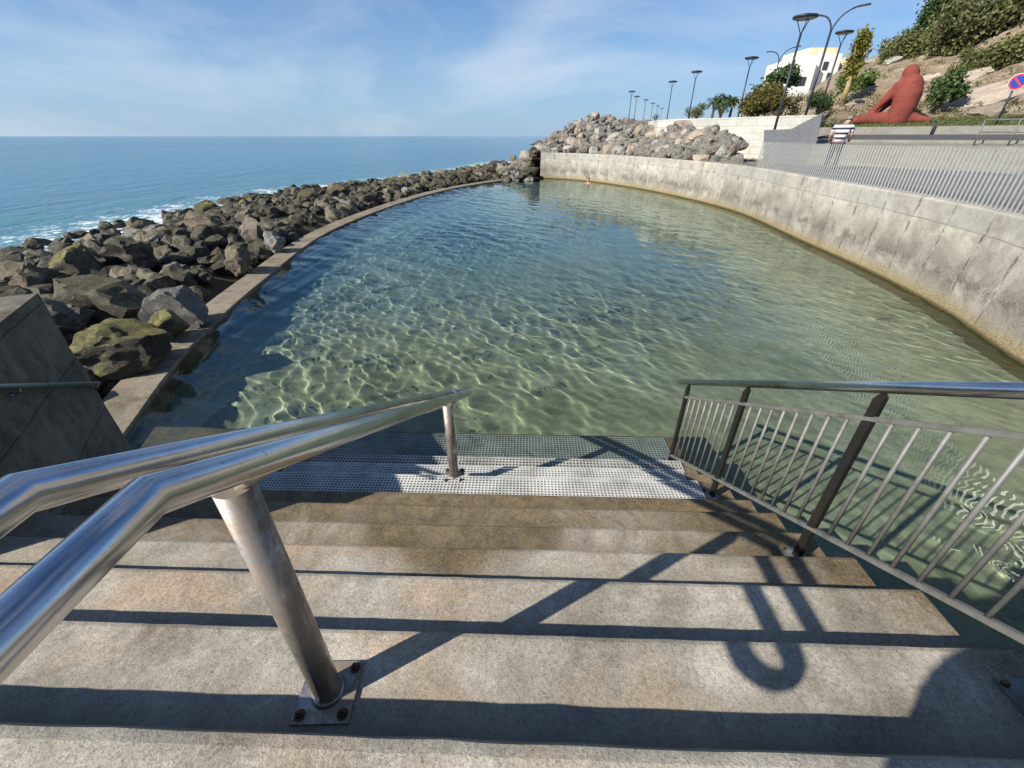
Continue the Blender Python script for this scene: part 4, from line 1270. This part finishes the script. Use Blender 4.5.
def bush(px, size_px, mat, n, label, cat='bush', name='bush', y=None, leaf=None, group=None, stem=True, droop=0, hill_=True, shape=None):
    """bush centred on a pixel with pixel half-sizes"""
    SEED[0] += 1
    p = pt_at(*px, y) if y else hill_pt(*px); t = p.dot(ray(*px)) / ray(*px).length_squared
    k = t / F; rx, rz = size_px[0] * k * 1.12, size_px[1] * k * 1.2; n = int(n * 1.5)
    root = empty(name, p - Vector((0, 0, rz)), label, cat, group); rr = random.Random(SEED[0])
    blobs = shape(rx, rz) if shape else []
    if not blobs:
        for i in range(9):
            a = rr.uniform(0, 6.28); q = rr.uniform(.25, .7)
            blobs.append(((math.cos(a) * rx * q, math.sin(a) * rx * q * .8, rz + rr.uniform(-.55, .6) * rz), (rx * rr.uniform(.3, .55), rx * rr.uniform(.3, .5), rz * rr.uniform(.3, .5)), 1))
    foliage('foliage', mat, blobs, n, leaf or max(.06, min(rx, rz) * .13), root, droop, SEED[0])
    if stem:
        m = MB()
        for i in range(4):
            a = rr.uniform(0, 6.28); m.tube([(0, 0, -.3), (math.cos(a) * rx * .25, math.sin(a) * rx * .25, rz * .7), (math.cos(a) * rx * .5, math.sin(a) * rx * .5, rz * 1.3)], [.06 * rx + .03, .04 * rx + .02, .015], 6)
        m.build('stem', M['bark'], root)
    return root
bush((758, 98), (26, 13), M['lf_rust'], 1500, 'orange and green hedge mass behind the white wall below the small tree', y=44, name='hedge', cat='hedge')
bush((786, 104), (12, 10), M['lf_rust'], 600, 'low rusty bush at the right end of the hedge behind the white wall', y=42)
bush((820, 102), (13, 9), M['lf_dark'], 600, 'dark bush behind the feet of the tall road lamps', y=44)
bush((849, 93), (16, 15), M['lf_green'], 900, 'bright green bush at the foot of the leaning cypress')
bush((868, 80), (10, 7), M['lf_green'], 400, 'flat green shrub on the slope left of the red sculpture')
bush((905, 56), (20, 14), M['lf_olive'], 1300, 'grey green shrub thicket on the slope above the red sculpture')
bush((938, 28), (27, 26), M['lf_dark'], 2600, 'dark green shrub mass on the hill crest', leaf=.3)
bush((925, 50), (15, 14), M['lf_olive'], 900, 'olive shrub below the dark green mass on the hill crest')
bush((993, 32), (46, 42), M['lf_olive'], 5600, 'huge olive grey shrub hanging down the hillside at the upper right', leaf=.32, droop=.5)
bush((1014, 60), (30, 24), M['lf_olive'], 2400, 'olive shrub at the right edge below the huge hanging shrub', leaf=.3, droop=.4)
bush((972, 62), (12, 12), M['lf_olive'], 500, 'drooping olive tuft hanging from the lower edge of the huge shrub', droop=.6)
bush((961, 102), (8, 6), M['lf_olive'], 260, 'small olive bush low on the slope right of the little tree')
bush((930, 104), (9, 5), M['lf_olive'], 260, 'small dry bush at the foot of the slope right of the sculpture')
bush((915, 112), (7, 5), M['lf_dark'], 200, 'dark little shrub beside the base of the red sculpture')
bush((722, 108), (9, 5), M['lf_dark'], 260, 'dark low bush behind the white wall left of the second nearest lamp', y=58)
bush((698, 110), (8, 6), M['lf_olive'], 300, 'brownish olive bush on the white wall top beside a lamp', y=56)
bush((690, 113), (5, 4), M['lf_dark'], 140, 'tiny dark bush at the left of the olive bush on the white wall', y=58)
bush((656, 117), (4, 2.5), M['lf_dark'], 90, 'tiny dark bush at the left end of the white wall', y=66)

def tree(px_base, px_top, y, mat, label, name, crown, bark, n, leaf, cat='tree', trunk_r=.14):
    SEED[0] += 1
    b = pt_at(*px_base, y); tp = pt_at(*px_top, y); h = (tp - b).z
    root = empty(name, b, label, cat)
    lean = Vector((tp.x - b.x, 0, 0)) * 0
    m = MB(); pts = [Vector((0, 0, -.4)), Vector((.05 * h * .3, 0, h * .25)), Vector((-.02 * h, 0, h * .5)), Vector((.0, 0, h * .72))]
    m.tube(pts, [trunk_r, trunk_r * .8, trunk_r * .6, trunk_r * .3], 8)
    for i in range(5):
        a = i * 1.3; m.tube([pts[2], pts[2] + Vector((math.cos(a) * h * .12, math.sin(a) * h * .12, h * .16)), pts[2] + Vector((math.cos(a) * h * .22, math.sin(a) * h * .22, h * .26))], [trunk_r * .4, trunk_r * .25, .02], 6)
    m.build('trunk', bark, root)
    foliage('crown', mat, crown(h), n, leaf, root, 0, SEED[0])
    return root
def cr_umbrella(h):
    return [((.0, 0, h * .80), (h * .36, h * .3, h * .13), 3), ((-h * .28, .1, h * .72), (h * .22, h * .2, h * .10), 1.6), ((h * .3, 0, h * .68), (h * .2, h * .2, h * .10), 1.3), ((h * .1, -.1, h * .93), (h * .2, h * .2, h * .08), 1)]
def cr_column(h):
    return [((0, 0, h * (.48 + .085 * i)), (h * (.085 + .02 * math.sin(i * 2.1)), h * .08, h * .09), 1) for i in range(6)]
def cr_small(h):
    return [((0, 0, h * .7), (h * .35, h * .3, h * .22), 2), ((h * .32, 0, h * .58), (h * .25, h * .2, h * .14), 1), ((-h * .2, 0, h * .52), (h * .22, h * .2, h * .14), 1), ((.05, 0, h * .95), (h * .16, h * .14, h * .12), .6)]
tree((776, 106), (780, 68), 46, M['lf_dark'], 'small umbrella shaped tree rising from the hedge behind the white wall', 'umbrella_tree', cr_umbrella, M['bark'], 700, .22)
tree((842, 102), (861, 30), 46, M['lf_yel'], 'tall narrow yellow green cypress standing before the bare slope', 'cypress_tree', cr_column, M['pale_bark'], 900, .22, trunk_r=.26)
bq = hill_pt(941, 110)
tree((936, 116), (949, 74), bq.y - .5, M['lf_dark'], 'young bushy tree on the slope right of the red sculpture', 'young_tree', cr_small, M['bark'], 650, .2)
for (u, v), sz, k, lab in [((1002, 100), 5.2, 'rk_tan', 'huge overhanging tan rock on the slope behind the road sign'), ((985, 112), 2.2, 'rk_tan', 'tan rock at the foot of the slope left of the road sign'),
        ((920, 98), 1.8, 'rk_tan', 'tan rock on the slope just right of the red sculpture'), ((893, 62), 2.2, 'rk_light', 'pale rock on the slope above the red sculpture under the shrub thicket'),
        ((870, 62), 2.0, 'rk_light', 'pale rock on the bare ridge left of the shrub thicket'), ((962, 80), 3.0, 'rk_tan', 'broad tan rock ledge in the middle of the slope above the young tree'),
        ((858, 104), 1.4, 'rk_mauve', 'reddish rock low on the slope left of the red sculpture'), ((836, 104), 1.1, 'rk_mauve', 'small reddish rock at the foot of the leaning cypress'),
        ((975, 94), 2.0, 'rk_light', 'light rock left of the huge overhanging rock'), ((924, 82), 2.4, 'rk_tan', 'tan rock ledge above the shoulder of the red sculpture')]:
    p = hill_pt(u, v); o = bpy.data.objects.new('rock_outcrop', ROCKS[k][len(lab) % 5]); COL.objects.link(o)
    o.location = p; o.scale = (sz * 1.5, sz, sz * .62); o.rotation_euler = (.15, -.25, R(-35) + (u % 7) * .12); tag(o, lab, 'rock', 'rock outcrops on the hillside')
def scrub():
    blobs = []
    for i in range(230):
        u = random.uniform(800, 1024); v = random.uniform(lerpu(ht, u) + 4, 117)
        if v < 20: continue
        p = hill_pt(u, v); s_ = random.uniform(.15, .5); blobs.append(((p.x, p.y, p.z + s_ * .4), (s_ * 1.3, s_ * 1.1, s_ * .7), s_))
    o = foliage('scrub', M['lf_olive'], blobs, 2600, .11, None, 0, 77); tag(o, 'dry scrub tufts scattered over the bare hillside', 'scrub', kind='stuff')
scrub()
# far palms behind the white wall
def palm(px, y, h, label):
    SEED[0] += 1; p = pt_at(*px, y); root = empty('palm_tree', p - Vector((0, 0, h)), label, 'palm tree', 'far palms behind the white wall'); rr = random.Random(SEED[0])
    m = MB(); m.tube([(0, 0, -1.2), (.1, 0, h * .5), (0, 0, h)], [.25, .2, .18], 8); m.build('trunk', M['bark'], root)
    V = []; Fc = []; T = []
    for i in range(30):
        a = rr.uniform(0, 6.28); up = rr.uniform(-.3, 1.1); L = rr.uniform(1.5, 2.1); pr_ = Vector((0, 0, h)); d = Vector((math.cos(a), math.sin(a), up))
        sd = Vector((-math.sin(a), math.cos(a), 0))
        for k in range(7):
            nx = pr_ + d.normalized() * L / 7; d.z -= .28; w = .22 * (1 - abs(k - 2.5) / 5)
            n0 = len(V); V += [pr_ - sd * w, pr_ + sd * w, nx + sd * w - Vector((0, 0, .05)), nx - sd * w - Vector((0, 0, .05))]; Fc.append((n0, n0 + 1, n0 + 2, n0 + 3)); T.append(rr.random()); pr_ = nx
    me = bpy.data.meshes.new('crown'); me.from_pydata([tuple(q) for q in V], [], Fc); me.update()
    at = me.attributes.new('tint', 'FLOAT', 'FACE'); at.data.foreach_set('value', T); link('crown', me, M['lf_dark'], root)
for px, y, h, lab in [((724, 98), 78, 2.6, 'tallest of the far palms behind the white wall'), ((715, 101), 82, 2.2, 'left one of the far palms behind the white wall'), ((733, 100), 80, 2.3, 'right one of the far palms, close to the lamp pole')]:
    palm(px, y, h, lab)

# ------------------------------------------------------------------ white buildings on the hill
def building(px0, px1, vtop, vbot, y, depth, mat, label, wins):
    a = pt_at(px0, vbot, y); b = pt_at(px1, vbot, y); tp = pt_at((px0 + px1) / 2, vtop, y)
    root = empty('hillside_building', (a + b) / 2, label, 'building', 'white buildings on the hill'); o = root.location
    w = (b - a).length; h = tp.z - a.z
    m = MB(); m.box((0, depth / 2, h / 2 - 3), (w, depth, h + 6)); m.build('wall', mat, root)
    m = MB(); 
    for s in (-1, 1): m.box((s * (w / 2 - .15), depth / 2, h + .25), (.3, depth, .5))
    m.box((0, .15, h + .25), (w - .6, .3, .5)); m.box((0, depth - .15, h + .25), (w - .6, .3, .5)); m.build('roof_parapet', mat, root)
    for (fx, fz, ww, hh) in wins:
        m = MB(); m.box((fx * w, -.02, fz * h), (ww, .1, hh)); m.build('window', M['glass'], root)
    return root
building(783, 806, 62, 100, 92, 9, M['white_paint'], 'lower left white block of the buildings on the hill', [(.1, .5, 1.1, 1.3), (-.25, .72, .9, 1.1)])
building(796, 822, 51, 100, 97, 9, M['cream_paint'], 'cream block topping the white buildings on the hill', [(-.2, .86, 1.0, 1.2)])
building(806, 828, 57, 100, 93.5, 8, M['white_paint'], 'right white block of the buildings on the hill with one small window', [(-.1, .8, .9, 1.2), (.2, .55, .9, 1.2)])
building(828, 840, 61, 92, 99, 6, M['cream_paint'], 'small cream house at the right end of the white buildings', [(0, .7, .9, 1.1)])

# ------------------------------------------------------------------ figures
def skin(name, joints, edges, mat, parent=None, sub=2, loc_=(0, 0, 0)):
    me = bpy.data.meshes.new(name); me.from_pydata([j[0] for j in joints], edges, []); me.update()
    o = bpy.data.objects.new(name, me); COL.objects.link(o)
    md = o.modifiers.new('s', 'SKIN'); 
    if not me.skin_vertices: me.skin_vertices.new()
    for i, j in enumerate(joints):
        sv = me.skin_vertices[0].data[i]; r = j[1]; sv.radius = (r, r) if isinstance(r, (int, float)) else r
        sv.use_root = (i == 0)
    md.use_smooth_shade = True
    s2 = o.modifiers.new('u', 'SUBSURF'); s2.levels = sub; s2.render_levels = sub
    dg = bpy.context.evaluated_depsgraph_get(); dg.update()
    m2 = bpy.data.meshes.new_from_object(o.evaluated_get(dg)); o.modifiers.clear(); bpy.data.objects.remove(o)
    m2.name = name
    for p in m2.polygons: p.use_smooth = True
    m2.materials.clear()
    return link(name, m2, mat, parent)
def mat_stripes():
    t = NT('striped shirt'); v = t.coord(); z = t.sep(v)[2]
    f = t.math('FRACT', t.math('MULTIPLY', t.math('ADD', z, .03), 6.2))
    k = t.math('GREATER_THAN', f, .5)
    c = t.mix(k, (.74, .72, .70), (.035, .035, .06)); t.bsdf(c, .9, spec=.1); return t.m
M['stripes'] = mat_stripes()
def person():
    b = at_z(829, 169, ZWT); k = 2.12 / 1.75
    root = empty('person', b, 'person in a black and white striped shirt and dark trousers standing behind the bar fence', 'person', rz=R(-35))
    root.scale = (k * 1.2, k * 1.15, k)
    J = [((0, 0, .95), .15), ((0, .0, 1.12), .145), ((.01, .02, 1.34), .17), ((.03, .06, 1.50), .10), ((.06, .12, 1.57), .06), ((.09, .18, 1.62), (.085, .10)), ((.10, .21, 1.70), (.08, .095)),
         ((-.2, .02, 1.46), .06), ((-.27, -.02, 1.18), .048), ((-.25, .16, .96), .038), ((-.24, .24, .93), .035),
         ((.22, .04, 1.46), .06), ((.29, .06, 1.18), .048), ((.27, .22, .98), .038), ((.26, .3, .95), .035),
         ((-.10, 0, .88), .10), ((-.11, .03, .48), .068), ((-.11, -.02, .09), .045), ((-.11, .12, .05), .04),
         ((.10, 0, .88), .10), ((.12, .06, .48), .068), ((.12, .02, .09), .045), ((.13, .16, .05), .04)]
    E = [(0, 1), (1, 2), (2, 3), (3, 4), (4, 5), (5, 6), (2, 7), (7, 8), (8, 9), (9, 10), (2, 11), (11, 12), (12, 13), (13, 14), (0, 15), (15, 16), (16, 17), (17, 18), (0, 19), (19, 20), (20, 21), (21, 22)]
    skin('body', J, E, M['skin'], root)
    S = [((0, 0, .88), .18), ((0, .0, 1.12), .18), ((.01, .02, 1.34), .20), ((.03, .055, 1.50), .12), ((-.2, .02, 1.46), .088), ((-.25, .0, 1.26), .078), ((.22, .04, 1.46), .088), ((.275, .05, 1.26), .078)]
    skin('shirt', S, [(0, 1), (1, 2), (2, 3), (2, 4), (4, 5), (2, 6), (6, 7)], M['stripes'], root)
    T = [((0, 0, .93), .16), ((-.10, 0, .85), .115), ((-.11, .03, .48), .085), ((-.11, -.02, .11), .068), ((.10, 0, .85), .115), ((.12, .06, .48), .085), ((.12, .02, .11), .068)]
    skin('trousers', T, [(0, 1), (1, 2), (2, 3), (0, 4), (4, 5), (5, 6)], M['jeans'], root)
    H_ = [((.10, .18, 1.70), .085), ((.10, .2, 1.755), .08), ((.09, .14, 1.66), .075)]
    skin('hair', H_, [(0, 1), (0, 2)], M['hair'], root)
    for s, y in ((-.11, .05), (.125, .09)):
        m = MB(); m.box((s, y, .045), (.1, .28, .085)); m.build('shoe', M['shoe'], root, bevel=.03)
person()
def photographer():
    root = empty('person', st(-.42, -.64, Z0), 'person standing on the landing who throws the broad shadow across the step by the railing', 'person'); k = 1.2; root.scale = (k,) * 3
    J = [((0, 0, .95), .15), ((0, .0, 1.12), .145), ((0, .0, 1.30), .17), ((0, .0, 1.44), .10), ((0, .01, 1.52), .06), ((0, .03, 1.60), (.085, .10)), ((0, .03, 1.70), (.08, .095)),
         ((-.2, .0, 1.40), .06), ((-.23, -.03, 1.15), .048), ((-.22, .02, .92), .038), ((-.21, .04, .86), .035),
         ((.2, .0, 1.40), .06), ((.23, -.03, 1.15), .048), ((.22, .02, .92), .038), ((.21, .04, .86), .035),
         ((-.10, 0, .88), .10), ((-.11, .03, .48), .068), ((-.11, -.02, .09), .045), ((-.11, .12, .05), .04),
         ((.10, 0, .88), .10), ((.12, .03, .48), .068), ((.12, -.02, .09), .045), ((.13, .12, .05), .04)]
    E = [(0, 1), (1, 2), (2, 3), (3, 4), (4, 5), (5, 6), (2, 7), (7, 8), (8, 9), (9, 10), (2, 11), (11, 12), (12, 13), (13, 14), (0, 15), (15, 16), (16, 17), (17, 18), (0, 19), (19, 20), (20, 21), (21, 22)]
    skin('body', J, E, M['skin'], root)
    S = [((0, 0, .90), .19), ((0, .0, 1.12), .19), ((0, .0, 1.30), .205), ((0, .0, 1.43), .12), ((-.2, .0, 1.40), .083), ((-.25, .03, 1.22), .075), ((.2, .0, 1.40), .083), ((.25, .03, 1.22), .075)]
    skin('shirt', S, [(0, 1), (1, 2), (2, 3), (2, 4), (4, 5), (2, 6), (6, 7)], M['jeans'], root)
    T = [((0, 0, .93), .16), ((-.10, 0, .85), .115), ((-.11, .03, .48), .085), ((-.11, -.02, .11), .068), ((.10, 0, .85), .115), ((.12, .03, .48), .085), ((.12, -.02, .11), .068)]
    skin('trousers', T, [(0, 1), (1, 2), (2, 3), (0, 4), (4, 5), (5, 6)], M['jeans'], root)
    skin('hair', [((0, .01, 1.70), .09), ((0, .02, 1.755), .085), ((0, -.02, 1.66), .08)], [(0, 1), (0, 2)], M['hair'], root)
photographer()
def swimmer():
    p = at_z(588, 183.5, ZW)
    root = empty('person', Vector((p.x, p.y, ZW)), 'bather with reddish shoulders standing neck deep near the far pool wall', 'person', rz=R(160)); root.scale = (1.2,) * 3
    J = [((0, 0, -.55), .15), ((0, 0, -.3), .15), ((0, 0, -.1), .17), ((0, 0, .04), .10), ((0, .01, .12), .06), ((0, .03, .21), (.085, .1)), ((0, .035, .31), (.08, .095)),
         ((-.2, 0, .0), .07), ((-.33, .05, -.18), .05), ((-.3, .28, -.2), .04), ((.2, 0, .0), .07), ((.33, .05, -.18), .05), ((.3, .28, -.2), .04),
         ((-.1, 0, -.75), .09), ((-.1, .02, -1.05), .06), ((.1, 0, -.75), .09), ((.1, .02, -1.05), .06)]
    E = [(0, 1), (1, 2), (2, 3), (3, 4), (4, 5), (5, 6), (2, 7), (7, 8), (8, 9), (2, 10), (10, 11), (11, 12), (0, 13), (13, 14), (0, 15), (15, 16)]
    receiver(skin('body', J, E, M['skin'], root))
    skin('hair', [((0, -.0, .31), .09), ((0, .0, .37), .08), ((0, -.03, .27), .075)], [(0, 1), (0, 2)], M['hair'], root)
swimmer()
def sculpture():
    d = ray(893, 121); t = (LP0 + LN * 11.5).dot(LN) / Vector((d.x, d.y)).dot(LN); b = d * t; b.z = .5 + 2.0 * .14
    root = empty('red_sculpture', b, 'big red sculpture of a seated figure bowed with long arms on the verge', 'sculpture', rz=R(-40))
    k = t / F
    h = 47 * k * .98
    def q(x, y, z): return (x * h, y * h, z * h)
    J = [(q(.06, 0, .08), .23 * h), (q(.08, 0, .28), .245 * h), (q(.08, .02, .50), .255 * h), (q(.06, .04, .65), .225 * h), (q(.03, .07, .77), .105 * h), (q(-.01, .10, .855), .165 * h), (q(-.03, .11, .895), .15 * h),
         (q(-.10, .05, .67), .135 * h), (q(-.22, .09, .52), .10 * h), (q(-.37, .12, .31), .078 * h), (q(-.52, .14, .12), .068 * h), (q(-.62, .18, .07), .055 * h),
         (q(-.12, .28, .44), .06 * h), (q(-.32, .38, .24), .05 * h), (q(-.5, .35, .12), .04 * h),
         (q(-.16, .05, .08), .14 * h), (q(-.45, .0, .08), .125 * h), (q(-.66, -.05, .06), .09 * h),
         (q(.26, .02, .08), .13 * h), (q(.44, -.02, .06), .08 * h), (q(.60, -.04, .035), .05 * h)]
    E = [(0, 1), (1, 2), (2, 3), (3, 4), (4, 5), (5, 6), (3, 7), (7, 8), (8, 9), (9, 10), (10, 11), (7, 12), (12, 13), (13, 14), (0, 15), (15, 16), (16, 17), (0, 18), (18, 19), (19, 20)]
    chains = [(0, 1, 2, 3, 4, 5, 6), (3, 7, 8, 9, 10, 11), (7, 12, 13, 14), (0, 15, 16, 17), (0, 18, 19, 20)]
    m = MB()
    for ch in chains:
        P = [Vector(J[i][0]) for i in ch]; rr_ = [J[i][1] * .92 for i in ch]
        pts, rad = [], []
        for i in range(len(P) - 1):
            for k2 in range(6): pts.append(P[i].lerp(P[i + 1], k2 / 6)); rad.append(rr_[i] + (rr_[i + 1] - rr_[i]) * k2 / 6)
        pts.append(P[-1]); rad.append(rr_[-1])
        m.tube(pts, rad, 20)
        for i in (0, -1):
            rr2 = rad[i]; m.lathe([(rr2 * math.sin(q_ * math.pi / 12) + .001, -rr2 * math.cos(q_ * math.pi / 12)) for q_ in range(13)], pts[i], 20)
    o = m.build('figure', M['red'], root)
    md = o.modifiers.new('r', 'REMESH'); md.mode = 'VOXEL'; md.voxel_size = h * .022
    m2 = o.modifiers.new('s', 'SMOOTH'); m2.factor = .5; m2.iterations = 4
    dg = bpy.context.evaluated_depsgraph_get(); dg.update(); me = bpy.data.meshes.new_from_object(o.evaluated_get(dg)); o.modifiers.clear(); o.data = me
    for p in me.polygons: p.use_smooth = True
    return h
sculpture()

# ------------------------------------------------------------------ sign, barriers
def sign():
    c = ray(1017, 82); t = (LP0 + LN * 9.9).dot(LN) / Vector((c.x, c.y)).dot(LN); c = c * t
    b = Vector((c.x, c.y, .5)); hh = c.z - b.z; r = 7.2 * t / F
    root = empty('road_sign', b, 'round blue no parking sign with red ring and slash on a dark pole', 'road sign', rz=math.atan2(-c.x, c.y) * .6)
    m = MB(); m.tube([(0, 0, -.2), (0, 0, hh + r * .6)], .05, 10); m.build('pole', M['lamp'], root)
    rot = Matrix.Rotation(R(90), 3, 'X')
    m = MB(); m.lathe([(r, -.012), (r, .012)], (0, -.07, hh), 36, rot, smooth=False); pl = m.build('sign_plate', M['sign_back'], root)
    m = MB(); m.lathe([(r * .97, 0), (r * .97, .006)], (0, -.086, hh), 36, rot, smooth=False); m.build('white_rim', M['white_paint'], pl)
    m = MB(); m.lathe([(r * .92, 0), (r * .92, .005)], (0, -.094, hh), 36, rot, smooth=False); m.build('red_ring', M['sign_red'], pl)
    m = MB(); m.lathe([(r * .72, 0), (r * .72, .005)], (0, -.101, hh), 36, rot, smooth=False); m.build('blue_disc', M['sign_blue'], pl)
    m = MB(); m.box((0, -.110, hh), (r * 1.46, .006, r * .2), Matrix.Rotation(R(45), 3, 'Y')); m.build('slash', M['sign_red'], pl)
sign()
def barrier():
    a, b = None, None
    d = ray(972, 148); t = (LP0 + LN * .9).dot(LN) / Vector((d.x, d.y)).dot(LN); p0 = d * t; p0.z = -.40
    root = empty('pipe_barrier', p0, 'thin grey pipe barrier standing on the footway by the road', 'barrier'); o = root.location
    D3 = Vector((LD.x, LD.y, 0))
    for i in range(5):
        m = MB(); m.tube([D3 * 1.15 * i, D3 * 1.15 * i + Vector((0, 0, 1.05))], .035, 8); m.build('post', M['fence_steel'], root)
    for z, nm in ((1.05, 'top_rail'), (.55, 'middle_rail')):
        m = MB(); m.tube([Vector((0, 0, z)) - D3 * .02, D3 * 4.62 + Vector((0, 0, z))], .033, 8); m.build(nm, M['fence_steel'], root)
    d = ray(932, 131); t = (LP0 + LN * 8.7).dot(LN) / Vector((d.x, d.y)).dot(LN); p = d * t
    m = MB(); m.tube([(0, 0, 0), (0, 0, .75)], .05, 8); m.lathe([(.07, 0), (.07, .05)], (0, 0, .7), 8); o = m.build('bollard', M['lamp']); o.location = (p.x, p.y, .06)
    tag(o, 'thin dark bollard at the far kerb of the road', 'bollard')
barrier()

# ------------------------------------------------------------------ bring the units to metres
done = set()
for o in list(bpy.data.objects):
    if o.type == 'MESH' and o.data.name not in done:
        done.add(o.data.name)
for o in list(bpy.data.objects):
    if o.parent is None and o.type in ('MESH', 'EMPTY'):
        o.location = o.location * UNIT; o.scale = o.scale * UNIT
